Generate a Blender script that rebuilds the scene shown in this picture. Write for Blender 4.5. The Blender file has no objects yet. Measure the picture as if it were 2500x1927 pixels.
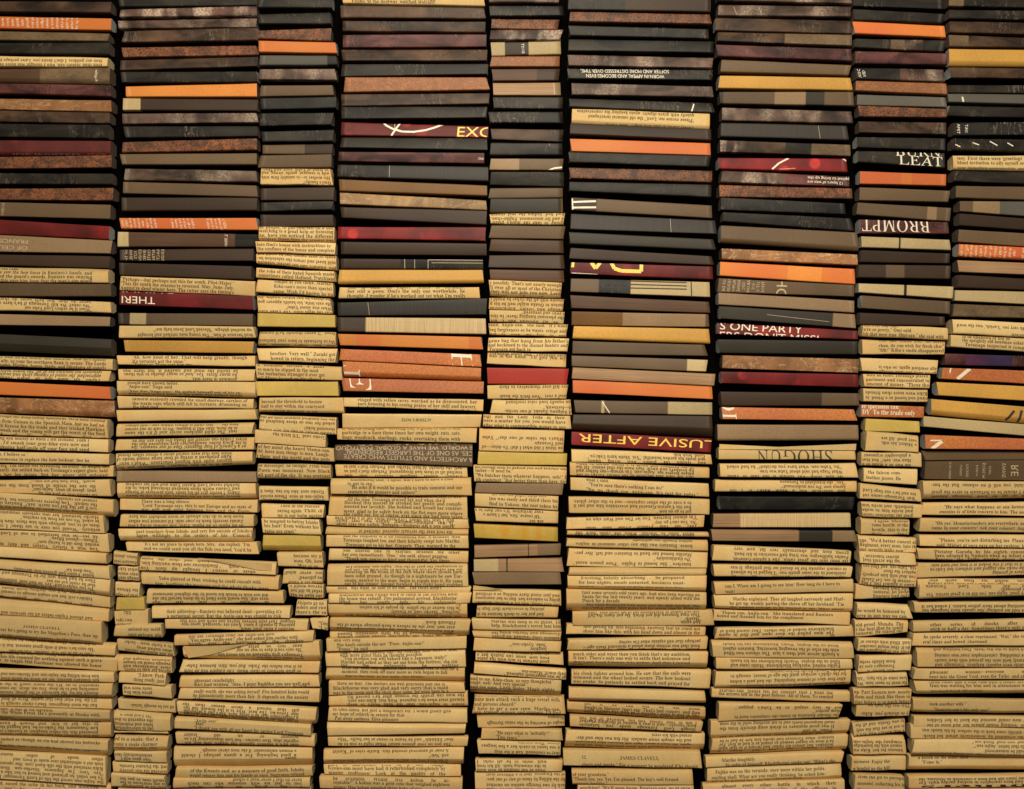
import bpy, math, random
import numpy as np

# ------------------------------------------------------------------ camera, world, lights, exposure
S = 0.00032            # metres of wall per unit of the layout sheet
ZC = 1.20              # height of the picture's centre above the floor line
CAMD = 1.0             # camera distance from the wall of strips
sc = bpy.context.scene
col = sc.collection

cam_d = bpy.data.cameras.new('camera')
cam_d.lens = 45.0
cam_d.sensor_width = 36.0
cam_d.clip_start = 0.01
cam_d.clip_end = 50.0
cam = bpy.data.objects.new('camera', cam_d)
col.objects.link(cam)
cam.location = (0.0, -CAMD, ZC)
cam.rotation_euler = (math.pi / 2, 0, 0)
sc.camera = cam

world = bpy.data.worlds.new('World')
sc.world = world
world.use_nodes = True
bg = world.node_tree.nodes['Background']
bg.inputs['Color'].default_value = (1.0, 0.9, 0.75, 1)
bg.inputs['Strength'].default_value = 0.07


def area(name, loc, target, size, power, color):
    d = bpy.data.lights.new(name, 'AREA')
    d.energy = power
    d.color = color
    d.shape = 'DISK'
    d.size = size
    o = bpy.data.objects.new(name, d)
    col.objects.link(o)
    o.location = loc
    import mathutils
    v = mathutils.Vector(target) - mathutils.Vector(loc)
    o.rotation_euler = v.to_track_quat('-Z', 'Y').to_euler()
    return o


area('warm_lamp', (0.02, -0.92, ZC + 0.45), (0.0, 0.0, ZC - 0.05), 0.42, 14.2, (1.0, 0.90, 0.73))
area('window_light', (1.5, -0.9, ZC + 0.35), (-0.2, 0.0, ZC), 0.6, 1.6, (0.80, 0.92, 1.0))

vs = sc.view_settings
vs.view_transform = 'Standard'
vs.look = 'None'
vs.exposure = 0.0
vs.gamma = 1.0
vs.use_curve_mapping = False


# the layout sheet: every strip's outline, paper, facets and print
DATA = r'''
@ 0 0 3.506
C 1
0 945 8 95 12 103 B
0 950 135 240 155 258 O;^ 0 680|slow|cond|man|thing|stan|fering|book for|ncave|ought|ramin|b scou|rizonta|ide's m|thin ol|lture e|ge of c
0 930 268 345 285 352 S
0 935 365 455 365 465 K
0 925 475 572 495 572 P;i -20 880 .4,.85|than any goddess. I don't desire you. Later perhaps bu|even than Midori-san, who I thought was more bea
0 940 588 705 578 715 M d.25 seg W.45,S.75,t;^ 800 850|Regular
0 950 715 800 730 825 X
0 950 840 935 855 955 A
0 938 945 1045 962 1055 B
0 930 1062 1175 1068 1185 K
0 945 1198 1328 1205 1330 r d.2;U 100 900 .98 40 nd|IDE INVITED. CO
0 955 1345 1445 1330 1435 L
0 958 1482 1575 1485 1580 K
0 965 1612 1708 1605 1716 L
0 945 1733 1853 1753 1876 T;^ 0 50|CONSOLE
0 940 1883 2008 1938 2053 R;U 60 900 1.0 24 n|— — — — — — —
0 955 2013 2158 2058 2173 t;I -120 245 .35 34 n|FRANCISCO;I -120 245 .75 34 n|OF CELEBR;I -120 245 1.08 34 n|DESIGN
0 935 2178 2268 2193 2298 D
0 930 2283 2413 2308 2426 P a.3;u -60 795 .12,.36,.64,.93|~the sea calm.|orne saw the bow loose in Buntaro's hands, and|s, and the guard's swords. Buntaro was swaying|and this gave him hope that the man's aim would
0 955 2423 2538 2433 2538 T
0 955 2553 2663 2586 2683 P;i -60 790 .05,.4,.75|never do that. But he'll never do that de|"We rebel! We kill Toranaga if he's here or fi|~"What if he orders Lord Yabu out
0 940 2688 2783 2713 2796 t
0 950 2860 3008 2903 3048 G d.45
0 965 3048 3138 3073 3168 P a.2;u -40 910 .12,.5,.9|city with all his family and samurai. Now he's openly|or ally, so your far-northern flank is secure. The Lords|Kiyama, Harima, Asano, Ikeda, and Okudaira all quietly
0 935 3163 3238 3178 3263 P;i -40 860 .1,.5,.93|seemingly not touching her at all. She bowed politely|approached, the sound of ripping cloth and another|Fujiko, her maid and he heard running
C 2
1020 2200 -40 62 -50 48 K
1035 2200 85 150 55 140 H
1018 2200 180 250 160 240 h
1055 2200 265 362 235 345 B
1045 2200 405 490 385 470 L
1025 2200 510 598 480 565 B
1035 2200 612 705 610 700 K
1078 2200 740 828 715 830 Q
1050 2200 838 940 845 945 D seg C.13,D
1045 2200 970 1058 965 1045 h
1062 2200 1078 1178 1075 1168 K
1048 2200 1215 1305 1185 1285 L
1040 2200 1320 1412 1315 1412 T
1072 2200 1445 1545 1465 1560 h
1052 2200 1555 1653 1585 1688 T
1045 2200 1690 1808 1693 1803 D
1030 2200 1866 1958 1866 1970 O;^ 1035 1350|tem|light|cal end|cteriz|uction|enzi.|able li|ne mai|tribut;^ 1460 1670|with r|nimal|nd des|rand a|body co|e fabri;^ 1765 1940|etale F|nd new|le sou|ht strip|LED's
1010 2200 1986 2113 2006 2118 D seg C.08,W.76,k.83,T;^ 1925 1945|OFFEE TA
1022 2165 2133 2233 2126 2233 D;w 1060 1410|OF TH|WHIL|ICI'S|ESIGN|ERVED|CHITE|RITIN|RACTI|ESIGN
1018 2150 2248 2356 2276 2393 D
1025 2180 2366 2483 2403 2538 P;u 1030 2000 .24,.55,.85|"Perhaps—but perhaps not this far south, Pilot-Major."|"This far south the seasons're reversed. May, June, July,|August're dead winter here. The rutter says the timing's
1025 2165 2493 2613 2533 2653 R;I 1035 1330 .6 62 n|THERI;U 1040 1500 -.1 34 n|INNING
1018 2165 2678 2778 2688 2793 T seg D.09,C.12,T
1025 2180 2786 2893 2798 2898 P;i 1180 2165 .3,.75|~up mottled phlegm. "Blessed Lord Jesus help me!"|dead because of him." The young man retched and brought
1060 2165 2910 3010 2923 3026 Y
1010 2185 3043 3128 3043 3133 P;u 1135 2120 .2,.65,1.0|"Ah, how kind of her. That will help greatly, though|~it's certainly not the same."|~"Toranaga. More sent him two
1025 2185 3158 3260 3163 3263 P;i 1065 2040 .15,.45,.85|he tasted the wind and smelled it, but there was|So many firsts. Yes. And so many deaths to win them.|~glishman in these seas. . . .
@ 0 920 3.506
C 1
0 940 42 158 88 195 O
0 980 178 312 208 352 A d.3
0 925 318 500 368 525 P a.3;u -40 905 .08,.32,.56,.78,1.0|through the dung-eating Spaniards. We'd been trading|ves from Guinea to the Spanish Main, but we had no|nish license for the trade and they tricked Hawkins|he weak and the young will get the worst of the food|And of the five ships that so
0 935 512 620 532 645 P;u -60 775 .12,.5,.88|strong and healthy as when I left Holland. Then I|wait. I'd smash your gray-blue eyes now and|maddening half-smile off your face and send
0 945 640 742 658 752 P;u -20 780 .22,.68|~es, I believe so."|d someone to replace the bow lookout. See he
0 965 752 850 762 862 P;u -40 918 .1,.5,.92|alting. The falcon was screaming furiously. At length, re-|ctantly, she settled back on Toranaga's expert glove, held|by her leg jesses. But her wings still pulsated
0 950 882 990 882 1028 P;i -60 830 .05,.38,.65,.95|~mouth. "Jesu, how bad are you—"|He saw the trickle of blood from the corner|~away, please go away, Anjin-san!"|~He rushed over to pick her up
0 975 992 1140 1050 1200 P d.3;i -60 840 .1,.33,.55,.8|~counsel are valuable."|the tumult. "You deserve recognition too. Your id|you'll get the fief you merit, neh?" Buntaro shout|interpreting the laughter as happiness for Yabu
0 895 1142 1300 1185 1350 P;i -60 860 .08,.3,.55,.8|Mariko hesitated, her own curiosity swamping he|~be asked. We can see from his reaction."|them all to you, perhaps with him there, then he ne|artlessly. "Would you care to see them? I could
0 930 1310 1450 1350 1510 P;i -60 850 .15,.35,.6,.85|Ah yes—he was betrothed to one of Lord Ki|~"Fifteen—almost fifteen."|~warded. How old is Saruji now?"|"You won a victory. Victory and duty must
0 920 1452 1545 1512 1600 P
@ 0 1380 5.195
0 1395 -65 50 10 175 P a.2;i 250 1200 .45,.8|~"Nan desu ka?"|~house. Fujiko had greeted him nervously.
0 1400 60 235 180 395 P d.3;i -60 1220 .12,.4,.62,.88|Then he had been sent for by Toranaga and ha|~that he could not see her.|"Do you understand? Yes, he had said, understand|a friend, that she was all right. Don't worry, A
0 1390 262 405 350 550 P a.2;i -60 1165 .15,.5,.95|some battle. He'll stay skulking inside Osaka. L|Ishido's evil, but not stupid enough to commit al|allies. You hold the passes. You
0 1370 425 635 520 725 P a.4;i -40 1170 .85|had abused Fujiko before all his servants and s
0 1300 640 900 715 1010 P d.12;U 315 790 .4 32 rd|JAMES CLAVELL;u -40 1255 .64,.9|ey say he's going to try for Magellan's Pass, then up|est to the unexplored region—to the Californias—
0 1465 920 1100 1000 1145 P a.3;i -40 1210 .1,.48,.9|to his castle. Over the next days he wishes to|"He says he's read it with great interest, but it co|~"They're all in the War Manual, Mariko-san.
0 1480 1105 1262 1150 1358 P a.25;u -20 1285 .1,.38,.72,.98|go, saying he was very young and stupid and he was|this life counted for nothing against such a grave|r. At length Old Gardener was allowed the honor
0 1450 1310 1460 1365 1495 P;i 20 1265 .35,.8|him from killing the Anjin-san and Mariko-san and|kill Buntaro quickly, for no force on earth woul
0 1430 1470 1668 1500 1685 P d.25;i -20 1265 .08,.36,.64,.9|repeating to us. It's the worst smell in the we|something had to be done. You see, decay, the stench|disturb the wa, the harmony of the group, rememb|our most important rules is that the individual may
@ 0 1603 5.195
0 1410 515 630 540 680 P;i 5 1225 .15,.65|if I die. But what does that matter. We're all dead|But the most dangerous. Omi's clever enough to
0 1400 635 820 680 852 P d.4;u -40 1275 .1,.35,.72,.94|~s, Sire. It was in the eleventh|of the White Frost. He's presently at Osaka with|~khiame."|good. Ten thousand koku, beginning at once. I am
0 1400 825 1015 850 1040 P d.2;i -20 1240 .08,.35,.65,.92|to give her to him, and though I knew|how Nakamura, the Taiko-to-be, had begged the|presented this, his eldest daughter, at Goroda's co|she was thirteen and her father, Akechi Jinsai,
0 1370 1020 1190 1065 1275 P d.42;u -60 1275 .15,.38,.63,.9|he looked as though an eta had shoved his buttocks|~face."|thing like that—not at all! Even, but the opposite
0 1350 1210 1550 1270 1625 P;i -60 1320 .08,.24,.4,.56,.72,.88|other made of softer material|~took out a substantial case made of ivory, and|Kiku returned with the silk-lined case. She opened it|"Yes. Very. I'm Japanese, Mariko-san. Honto"|To her relief, he grinned and bowed to her like a co|the Anjin-san saved the life of Lord Toranaga? I w
0 1400 1570 1700 1640 1760 P;u -60 1250 .3,.8|eed, eased the ache in his back, and mumbled|is not."—he said, not all the world
C 2
@ 0 920 3.506
1010 2190 35 160 45 178 P d.3;u 1100 2075 .12,.4,.72,.9|~should have known better. . . .|~"Anjin-san!" Naga said.|"Yes? Yes, Naga-san?" He pulled himself out of his re-|morse and looked down at the youth who walked beside
1010 2170 165 272 188 278 P;u 1135 2115 .22,.62,.95|samurai anxiously crowded the small doorway, careless of|the warm rain which still fell in torrents, drumming on|~the tiled roof.
998 2190 282 382 282 372 P
1000 2165 405 515 392 490 P a.25;i 1070 2035 .12,.42,.72,.98|been the . . . this child is always within you—will always|to be born, thus will it happen. We're safe in our corner|tent. The child quickens nicely and if it's the same
998 2180 535 635 520 622 P;i 1130 2115 .12,.42,.72,.98|priest Tsukku-san secretly left Osaka five days ago, but we|in the Black Robes' headquarters here whispered that the|as a Council of four Regents? One of our enemies, the
1000 2165 658 800 640 750 P d.3;i 1005 1990 .08,.34,.62,.88|white jade that were spaced along a strong silken thread,|Kiku produced a string of four large round beads of|masses aside with feigned reluctance. "What's next?"|what it is to Her Majesty." Blackthorne put the
1000 2190 805 902 815 905 t
1000 2190 905 1035 912 1048 P d.35;i 1070 2055 .08,.34,.6,.86|faithful vassal Lord Kasigi Yabu and will lay confirm|and Totomi worth three hundred thousand koku, to my|Jikkyu. I hereby give all his lands, both provinces of Suruga|destroy Ishido and all his traitors and first will be Ikawa
1022 2200 1048 1145 1052 1168 P;u 1205 2150 .2,.58,.95|~There was a long silence.|"Lord Toranaga says, this is not Europe and no state of|war will now exist between him and the Portu-
1035 2175 1178 1282 1182 1285 P;i 1105 2090 .1,.5,.9|know how to do this already or more probably you have|Zataki secretly back to your side. I'd surmise you either|as an equal to an equal. First, you should bring Lord
1020 2155 1300 1402 1292 1418 P d.4;u 1170 2155 .26,.58|pect treachery from Ishido, and very few outside of Ishido's|agree willingly to the orders of his 'Council.'
1085 2210 1415 1495 1415 1515 P;u 1230 2155 .2,.68|~"It's not my place to speak here, Sire," she replied. "I'm|and we could send you all the fish you need. You'd be
@ 250 1330 3.748
C 10
105 320 55 175 80 195 P;i 110 320 .3,.75|Buntaro... please let|Buntaro said
148 335 200 330 200 332 P;i 150 333 .15,.5,.82|what Ishi|ways wante|anaga said
120 340 348 472 345 480 P;i 122 330 .5,.9|~the Shinan|prize perhaps
130 385 485 600 482 598 V
115 415 605 740 600 745 P;u 125 272 .18,.65,.95|~      703|taki can|armor,
118 545 735 840 725 850 P a.1;u 245 540 .38,.85|missed my maid|very private pla
140 650 860 970 920 1030 P;i 205 640 .12,.5,.85|to a lucky man—lucky|~abies melted away.|me and immersed himself
140 635 1015 1160 1030 1180 P a.3;i 190 625 .2,.4,.65,.88|inhuman strength and|ranaga could no longer|close, Blackthorne and|suting for him to hurry.
160 585 1165 1265 1175 1285 P;u 290 575 .25,.65|~   "I know. Perh|thing ready, just
190 635 1275 1380 1290 1410 P a.15;i 200 460 .25,.65|sorts were wid|given him five
140 660 1410 1505 1440 1550 P;i 250 650 .5|all not be enough 'initial-
@ 250 1603 5.195
160 865 690 935 735 940 P a.25;i 165 650 .18,.4,.64,.86|~"My Lord does n|she expected to doe|laden and wallowing|out in international
148 830 945 975 945 985 P
155 830 1000 1185 1020 1195 P d.3;u 155 705 .2,.55,.8|ed to a snake, that a|come a snake charmer|wisely successful. Also
165 820 1192 1320 1200 1350 P;i 170 640 .3,.7|enthusiastically this|~"Our guns will f
130 820 1335 1470 1355 1500 P;i 210 820 .35,.8|ord, the Dictator Goroda,|scovered she was secretly
115 800 1478 1660 1520 1680 P;i 225 800 .3,.6,.88|small sum to pay for|in any courtesan in the|sources of knowledge.
210 800 1675 1740 1690 1750 P
C 2
@ 250 1330 3.748
350 1590 115 230 160 280 P a.2;i 360 1410 .1,.42,.8|see multihued so lovely and close the room|see—in truth . . ." Blackthorne saw them watching him,|where or weren't I brought up there. You;F|880,118 1220,142 1560,168 1552,236 1420,225 1280,200
360 1615 250 365 285 412 P a.25;u 485 1530 .5,.95|~   Yabu glanced at Omi, wishing he could consult with|him, loathing the message and the whole Osaka mess
410 1655 410 540 425 540 P a.15;i 460 1520 .3,.62,.92|did not wish to break his mood by the slightest movement|were still. She would have liked to lie down herself but she|in front of him. Her legs
460 1720 562 672 565 668 P a.12;u 595 1645 .45,.85|their pillowing—Buntaro was believed dead—providing it's|a perpetual secret. But the Anjin-san was stupid to risk
580 1880 685 770 680 785 P;i 715 1765 .15,.48,.85|shipped. They exist between heaven and earth and visit this|painting is equally a kami. Kami are venerated, never wor-|~becomes a kami after death
668 1935 825 922 785 885 P;u 795 1850 .12,.52,.9|~why did Toranaga order the Anjin-san here?|~ "You agree, Anjin-san?" she had asked him earlier with|length over the hairiness of the drunken
740 1990 925 1035 880 1070 P d.3;i 830 1835 .2,.4,.68,.9|near very so, prize, the near enemies"|~"He says you'd dare to war on our|~Toranaga's grip tightened on his sword hilt.|~in by night and take her;F|745,925 1040,925 1340,900 1180,955 1000,1000 790,1035
725 1985 1060 1165 1070 1172 P;i 765 1825 .4,.85|as it was before the Taiko. But you, Sire, between Yabu-|or grab territory at their whim. The Empire will be torn
705 1980 1200 1312 1192 1305 P a.2;u 840 1895 .4,.75,1.05|~pleasant candlelight.|Kiri had written: "Sire, I pray Buddha you are well and|carrier pigeon so I also pray Buddha
705 1985 1315 1412 1325 1445 P;u 835 1890 .25,.65,1.0|really worth, she was asking herself. Five hundred koku would|be fantastically more than fair. It depends on the anxiety|~of the
690 1955 1430 1560 1500 1640 P d.3;i 740 1800 .12,.38,.62,.8,.93|gift that turned a decoy deeper than the|like Tetsu-ko. The best. Why is it the female, the fal-|a ruthlessness that he'll never have. She's like a peregrine,|tough, equally intelligent, but more brilliant, and she's got|to the fist. He's a short wing all right. Buntaro's sulky
@ 250 1603 5.195
925 2650 770 910 860 1000 P a.2;u 1170 2566 .15,.45,.85|~"Anjin-san!"|~"Hai?"|"I thank you with all my heart for saving Lord Toranaga.
935 2690 965 1110 1002 1150 P;i 1040 2491 .15,.5,.88|moment or an old leader|rightful ship. How curious—but how illuminating! It's as|that he's a balance against the others, him and his
905 2662 1155 1415 1158 1388 P d.42;i 1000 2463 .14,.38,.54|~a woman ambassador, if she were clever enough."|a good beginning. For a queen perhaps I should|~queen
930 2662 1410 1540 1392 1520 P a.1;u 1115 2563 .3,.78|of the Kwanto and, as a measure of good faith, Ishido|would release him and his family at once. Sugiyama refused
905 2636 1540 1670 1530 1660 P;i 1085 2536 .12,.5,.9|~never do that I never want a school|you to put me with someone who can teach|I beg giving me bad advice?
885 2636 1680 1750 1668 1750 P
@ 600 0 3.506
C 3
105 740 -40 70 -30 72 K
105 725 122 208 105 208 K
100 730 262 330 240 350 L
115 775 352 448 368 460 O
118 775 468 552 472 556 g seg g.87,K
115 770 590 682 590 685 h
122 745 728 822 725 812 T
125 772 840 940 828 922 k
120 742 970 1082 965 1070 K
135 745 1120 1212 1105 1205 K
145 740 1240 1318 1230 1322 D seg T.6,D.93,C
120 735 1332 1440 1322 1435 T
130 735 1442 1585 1442 1590 P;i 135 722 .05,.27,.55,.84|in front of Yabu, your and Omi-|wife is samurai, gentle, strong, and|His mother is—is suitably firm with|~Omi's family?"
130 755 1612 1718 1602 1715 D
130 740 1730 1810 1715 1793 K
125 745 1835 1942 1835 1935 D
115 760 1945 2060 1945 2070 P d.2;u 120 752 .05,.35,.68,.93|or people, to put yourself on a diff|watching is a great help or listening|an, have you noticed the different|children listen than the present was
95 770 2065 2165 2085 2185 P;u 105 765 .32,.72|~into Omi's house with instructions to|the confines of the house and complete
90 775 2165 2255 2190 2310 P a.2;i 100 775 .12,.5,.92|quals or near equals but he could not|ould kneel and return the salutation be-|ped. Buntaro had not moved. Glanced
90 765 2290 2375 2325 2412 P;u 112 765 .33,.78|the yoke of their hated Spanish maste|sometimes called Holland, Dutchland
100 750 2392 2505 2425 2545 P;u 245 750 .1,.48,.88|simple as you think, Mariko-|Kiku-san's more than special.|same. Wish I'd known he wa
100 730 2525 2675 2555 2690 P a.15;i 105 730 .08,.36,.66,.95|he thinks he has kidney trouble. He|He eats little, his health appears goo|~What else about Yabu?"|was the legal limit. The Taiko mad
100 762 2680 2795 2695 2802 V
115 770 2840 2955 2845 2972 P d.18;i 115 765 .05,.64,.95|front. "I never thought he'd escape|We're fortunate to have your husband|sent and Naga's someone and
105 775 2980 3090 2985 3105 P;u 210 768 .45,.82|brother. Very well." Zataki got|bowed in return, beginning the
95 825 3115 3240 3140 3260 P a.2;u 108 680 .08,.38,.68,1.0|a wounded servant, a giant|~so much he slipped in the mud.|the barbarian stranger'd ever get|e?" Mura leaned on his shovel a
C 4
830 2040 -40 38 -30 52 P;u 905 1625 .45,.8|cradling her. She pushed him away, being|Fujiko, at the doorway, watched stoically.
812 2045 45 150 65 160 B
832 2050 182 270 190 282 B
830 2058 295 402 290 395 X
825 2065 425 525 425 525 B
820 2070 548 658 542 635 K
845 2072 660 788 660 768 l
818 2082 805 908 792 888 B
820 2062 915 1022 912 1012 K
818 2072 1045 1162 1078 1178 R;# 16|1165,1040 1200,1075 1260,1105 1340,1128 1440,1130 1540,1115 1620,1090 1690,1062;# 16|1335,1035 1300,1080 1275,1120 1250,1165;# 6|1272,1062 1275,1100;U 1800 2110 .55 88 ny|EXC
812 2065 1168 1262 1178 1288 K
795 2040 1298 1380 1310 1400 X;U 1990 2040 .55 20 nd|Oxb
788 2075 1410 1518 1430 1555 N seg K.34,N;# 3|1230,1405 1232,1520
802 2065 1535 1635 1590 1680 b
805 2060 1645 1745 1715 1800 m
815 2060 1770 1865 1802 1925 D
788 2050 1940 2045 1940 2062 R
815 2060 2070 2178 2082 2190 D
812 2030 2212 2300 2222 2305 D seg D.42,K.62,T;# 5|1360,2215 1360,2300;# 4|1445,2215 1445,2300;# 5|1560,2300 1560,2225 2030,2227;# 4|1590,2250 2030,2252
798 2032 2310 2432 2310 2422 Y d.18
798 2000 2455 2558 2460 2552 P;u 868 1878 .0,.38,.8|and in time, an expert. Armor is certainly,|but still a pawn. Omi's the only one worthwhile, he|thought. I wonder if he's worked out yet what I'm really
788 2060 2590 2705 2552 2695 N;# 3|1045,2590 1058,2700
788 2055 2715 2840 2725 2862 n seg D.19,n
800 2022 2858 2958 2885 2995 O seg Q.13,O.17,Q.6,o.68,O
808 2010 2985 3085 3035 3145 J;Z 1855 .95 175 s|H
833 2012 3088 3225 3150 3260 J d.3;Z 900 .95 150 s|T
828 2035 3235 3350 3265 3372 J;Z 988 .45 178 s|E
@ 600 910 3.506
C 3
90 790 75 200 75 203 V
115 838 215 338 212 350 P d.15;u 133 690 .3,.62,.95|~beyond the threshold to bestow|~had to stay within the courtyard.|~out to finish the night, to eat
120 775 358 488 385 538 P a.25;i 120 765 .12,.35,.68,.95|the two hundred samurai with all the|asked for two or three hundred co|~thousand koku?|wanted money to buy my new crown
82 685 490 605 530 642 P;i 232 690 .2|Gyoko said, "I'll fetch the
95 755 610 730 648 768 P;u 100 718 .2,.52,.88|of her mind she heard Mama-san|ild, leave man things to men. Laugh-|t them, and the world and the gods
105 728 785 905 788 912 P d.15;u 108 725 .1,.45,.78|he messenger, he thought. From wher|Dawn was imminent. Now Black|all part of the sky. It was overcast
115 705 975 1092 978 1102 P;i 125 672 .32,.7,1.0|Gyoko sent Ako for tea, then b|Anjin-san at once. Please excuse|many other warnings
140 668 1125 1238 1130 1245 P a.1;u 275 660 .1,.48,.85|~  Then in the reaches|saying again, 'Child, ch|ter is our balm agains
145 640 1245 1378 1255 1390 P d.1;u 163 630 .2,.5,.85|be tempted to betray Ishido|his bait? Even without his|~tains are cruel."
145 640 1390 1525 1395 1535 V d.35
272 658 1540 1660 1540 1672 P a.1;u 412 655 .25,.6,.95|became my p|man. Oh, how|~   War or po
@ 640 1330 4.007
205 590 245 378 252 385 P;i 210 590 .2,.55,.92|ace, never mind!|~we pillowed!|~atron for a whole
262 600 388 515 390 522 P;i 275 590 .1,.45,.82|person would n|~relief he did not|~she knew he was
335 635 540 692 545 697 P a.12;u 340 630 .18,.48,.8|~Shigata ga na|nders and rice|there's the sa
480 640 720 830 720 838 P a.1;u 550 640 .5,.88|"You|"I w
C 4
@ 600 910 3.506
840 2032 210 295 235 330 P;u 962 1978 .25,.68,1.1|ringed with yellow ceres, watched as he dismounted, her|ears listening to his cooing praise of her skill and bravery,|hood, became drowsy and he the giver of food
828 2012 348 475 360 475 P;I 1330 1588 .42 26 rd|AUTHOR'S NOTE
785 1975 482 575 472 600 P;u 825 1840 .0,.38,.8|or mat on young cats—coveting only a goshawk that'll take|partridge or a hare three times her own weight, rats, cats,|dogs, woodcock, starlings, rooks, overtaking them with
762 1940 620 750 600 808 T a.2;I 840 1945 .0 28 n|LIVING IN;I 770 1945 .2 34 n|E WORLD, WE HAVE A GLOBAL PORTFOLIO;I 850 1945 .45 38 n|CES, AS ONE OF THE LARGEST RESIDENTIAL;I 840 1945 .72 38 n|& ARCHITECTS AND STYLISTS WHO CREATE
768 1895 785 888 805 902 P;i 838 1852 .15,.55,.95|well, she thought. At least Mariko and. Perhaps that's just as|touched all of them had disappeared. Perhaps that's just as|friendly, almost tangible sexuality that had
730 1930 905 1035 905 1055 P a.3;u 875 1885 .08,.32,.57,.86|~  Blackthorne said, "I agree. But I have to have a crew|~to put to sea."|~  "He asks if it would be possible to train samurai and our|~seamen to be gunners and sailors?"
712 1895 1040 1230 1055 1255 P a.22;u 840 1855 .08,.23,.38,.56,.78,.93|effortlessly onto his fist, where she was accustomed to feed.|~  All the time Toranaga praised her and when she'd|finished this morsel he stroked her gently and compli-|mented her lavishly. She bobbed and hissed her content-|ment, glad to be safely back on the fist once more where|she could eat, for of course, ever since she had been taken
692 1905 1222 1312 1262 1340 P;i 760 1790 .15,.42,.8|neh? I hear you pulled Tora-naga-sama out of a death trap|"It was nothing—nothing! Anjiro was very lucky,|"killed and a few children—nothing! Anjiro was very lucky,
690 1905 1318 1380 1345 1395 P a.4;i 765 1770 .4|~the rock near the servants reported, clutched at
692 1905 1382 1490 1395 1502 P a.12;u 835 1840 .1,.45,.85|and the stupidity of it all consuming him. A moment, then|Toranaga laughed too, and their hilarity swept into Mariko.|~  Toranaga got to his feet. Gingerly. Then, warmed by the
712 1902 1512 1610 1528 1635 P d.08;u 825 1840 .12,.5,.88|She offered one to Mariko, drained the other.|~her own immediately. "One," she said, almost gagging.|~  "Thank you, you're so kind and thoughtful. Yes, times
@ 640 1330 4.007
640 2012 195 400 190 412 P a.3;u 808 1960 .35,.55,.76,.93|teetering on the brink of the cleft where there should have|been solid ground. As though in a nightmare he saw Tor-|anaga, nearest to the maw, begin to topple into it. He came|out of his stupor, lunged forward. His right hand grabbed;i 815 1965 .12,.24|to accompany the part of the way, Anjin-san, because I'm|she was saying so you are to leave at once with me, you are
630 2035 410 478 415 482 P;u 740 1895 .2|~dead." was what, he said to no one. "The rocks aren't
655 2038 475 572 472 575 P;u 757 1905 .1,.5,.9|Blackthorne and Fujiko were to sleep in the fortress until|the house was rebuilt. Two palanquins arrived, Blackthorne|lifted her gently into his palanquin
648 2005 578 710 578 722 P d.3;i 800 1950 .0,.28,.58,.93|do prefer any|~"In this matter of the pillow, do people of his nation|~"Anything," Mariko said, as friendly.|one more practical matters, would you please give
668 2025 715 848 728 888 P d.35;i 735 1885 .15,.45,.7,.9|~Fifteenth Rank."|ever met, may she be reborn a back-passage whore of the|Kiku fanned her and Hana, the little apprentice, fanned|~again.
662 1900 850 925 830 900 P;i 735 1860 .35,.85|her perfect, fanned by the little apprentice, fanned|Yes, the chest, the Anjin-san? Gyoko almost choked
635 1998 920 1048 890 1010 P;u 708 1625 .1,.5,.85|~and very long.|~  She knelt outside the net. "Dozo, Anjin-san?"|~  "Domo," he said.
625 1990 1050 1185 1025 1198 P a.2;u 768 1920 .05,.22,.45,.7,.92|Kiku walked toward her, as Mariko had shown him,|~with more grace than he thought possible.|~  "You promise you will behave like a Japanese, truly?"|Mariko had asked as they set out from the fortress, she rid-|ing the palanquin, he walking
625 1980 1190 1325 1200 1350 P d.35;u 775 1920 .15,.42,.75|from the west. She fluttered into a distant tree to rest for a|~moment, then took off once more as rain began to fall.|~   Far to the west, in her wake, was Osaka.
655 1980 1335 1475 1355 1450 P;u 695 1820 .15,.5,.85|~  "Have no fear. The doctors are well practiced and she is|Blackthorne was very glad and very sorry that a maid|was in the room and the shoji door open, for even here in a
650 2010 1485 1588 1450 1590 P d.1;i 830 1978 .15,.5,.88|the man can gratify the woman after he's passed his|himself erect when he's depleted. With this, Kiku-san says,|Honor to Anjin-san, that the man wears to keep
650 2005 1598 1725 1610 1750 P;u 690 1850 .12,.45,.8|to Omi-sama, not just a temporary toy. I would gladly give|~my hope of rebirth in return for that.|~  Put away sadness. Give pleasure
@ 640 1620 4.044
645 2005 580 722 600 695 P a.3
648 2028 730 822 730 830 P;i 740 1885 .2,.75|that? Ehhhhh!" and he began to swear at her foully. "Why|"The pox on your gomen nasai! What right've you to do
608 1988 850 995 840 1005 P d.35;i 695 1840 .1,.4,.72,.9|A roar of approval greeted this. Battle cries of "Kasigi|~evil. Neh?"|in the land, it is my duty to defend the Emperor and banish|dupe His Imperial Highness and attempt to assume power
610 1960 1000 1105 1010 1120 P;u 650 1810 .0,.35,.8|Isn't it marvelous, even in a tiny village?|Gyoko-san must have had it refurbished completely by|master craftsmen! Look at the quality of the
572 1975 1112 1235 1130 1270 P a.15;u 705 1855 .15,.45,.85|be available. Would five koban be ac-|ceptable?" A koban was a gold coin that weighed eighteen|~grams. One koban equaled three koku of rice.
@ 1160 0 3.506
C 5
125 715 -40 25 -35 28 h
125 755 48 135 50 135 K
140 715 158 240 160 248 L
130 738 260 348 255 345 H
138 732 362 480 355 465 C seg C.2,D.34,C;^ 390 425|DUST
135 722 485 572 480 570 l
148 720 590 692 585 690 D seg W.66,D
155 730 712 820 708 820 w seg w.9,t;# 5 d|675,712 678,820
158 748 830 932 835 938 K
122 752 955 1052 955 1058 K
140 752 1100 1195 1110 1218 B
132 748 1220 1328 1225 1330 K
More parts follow.
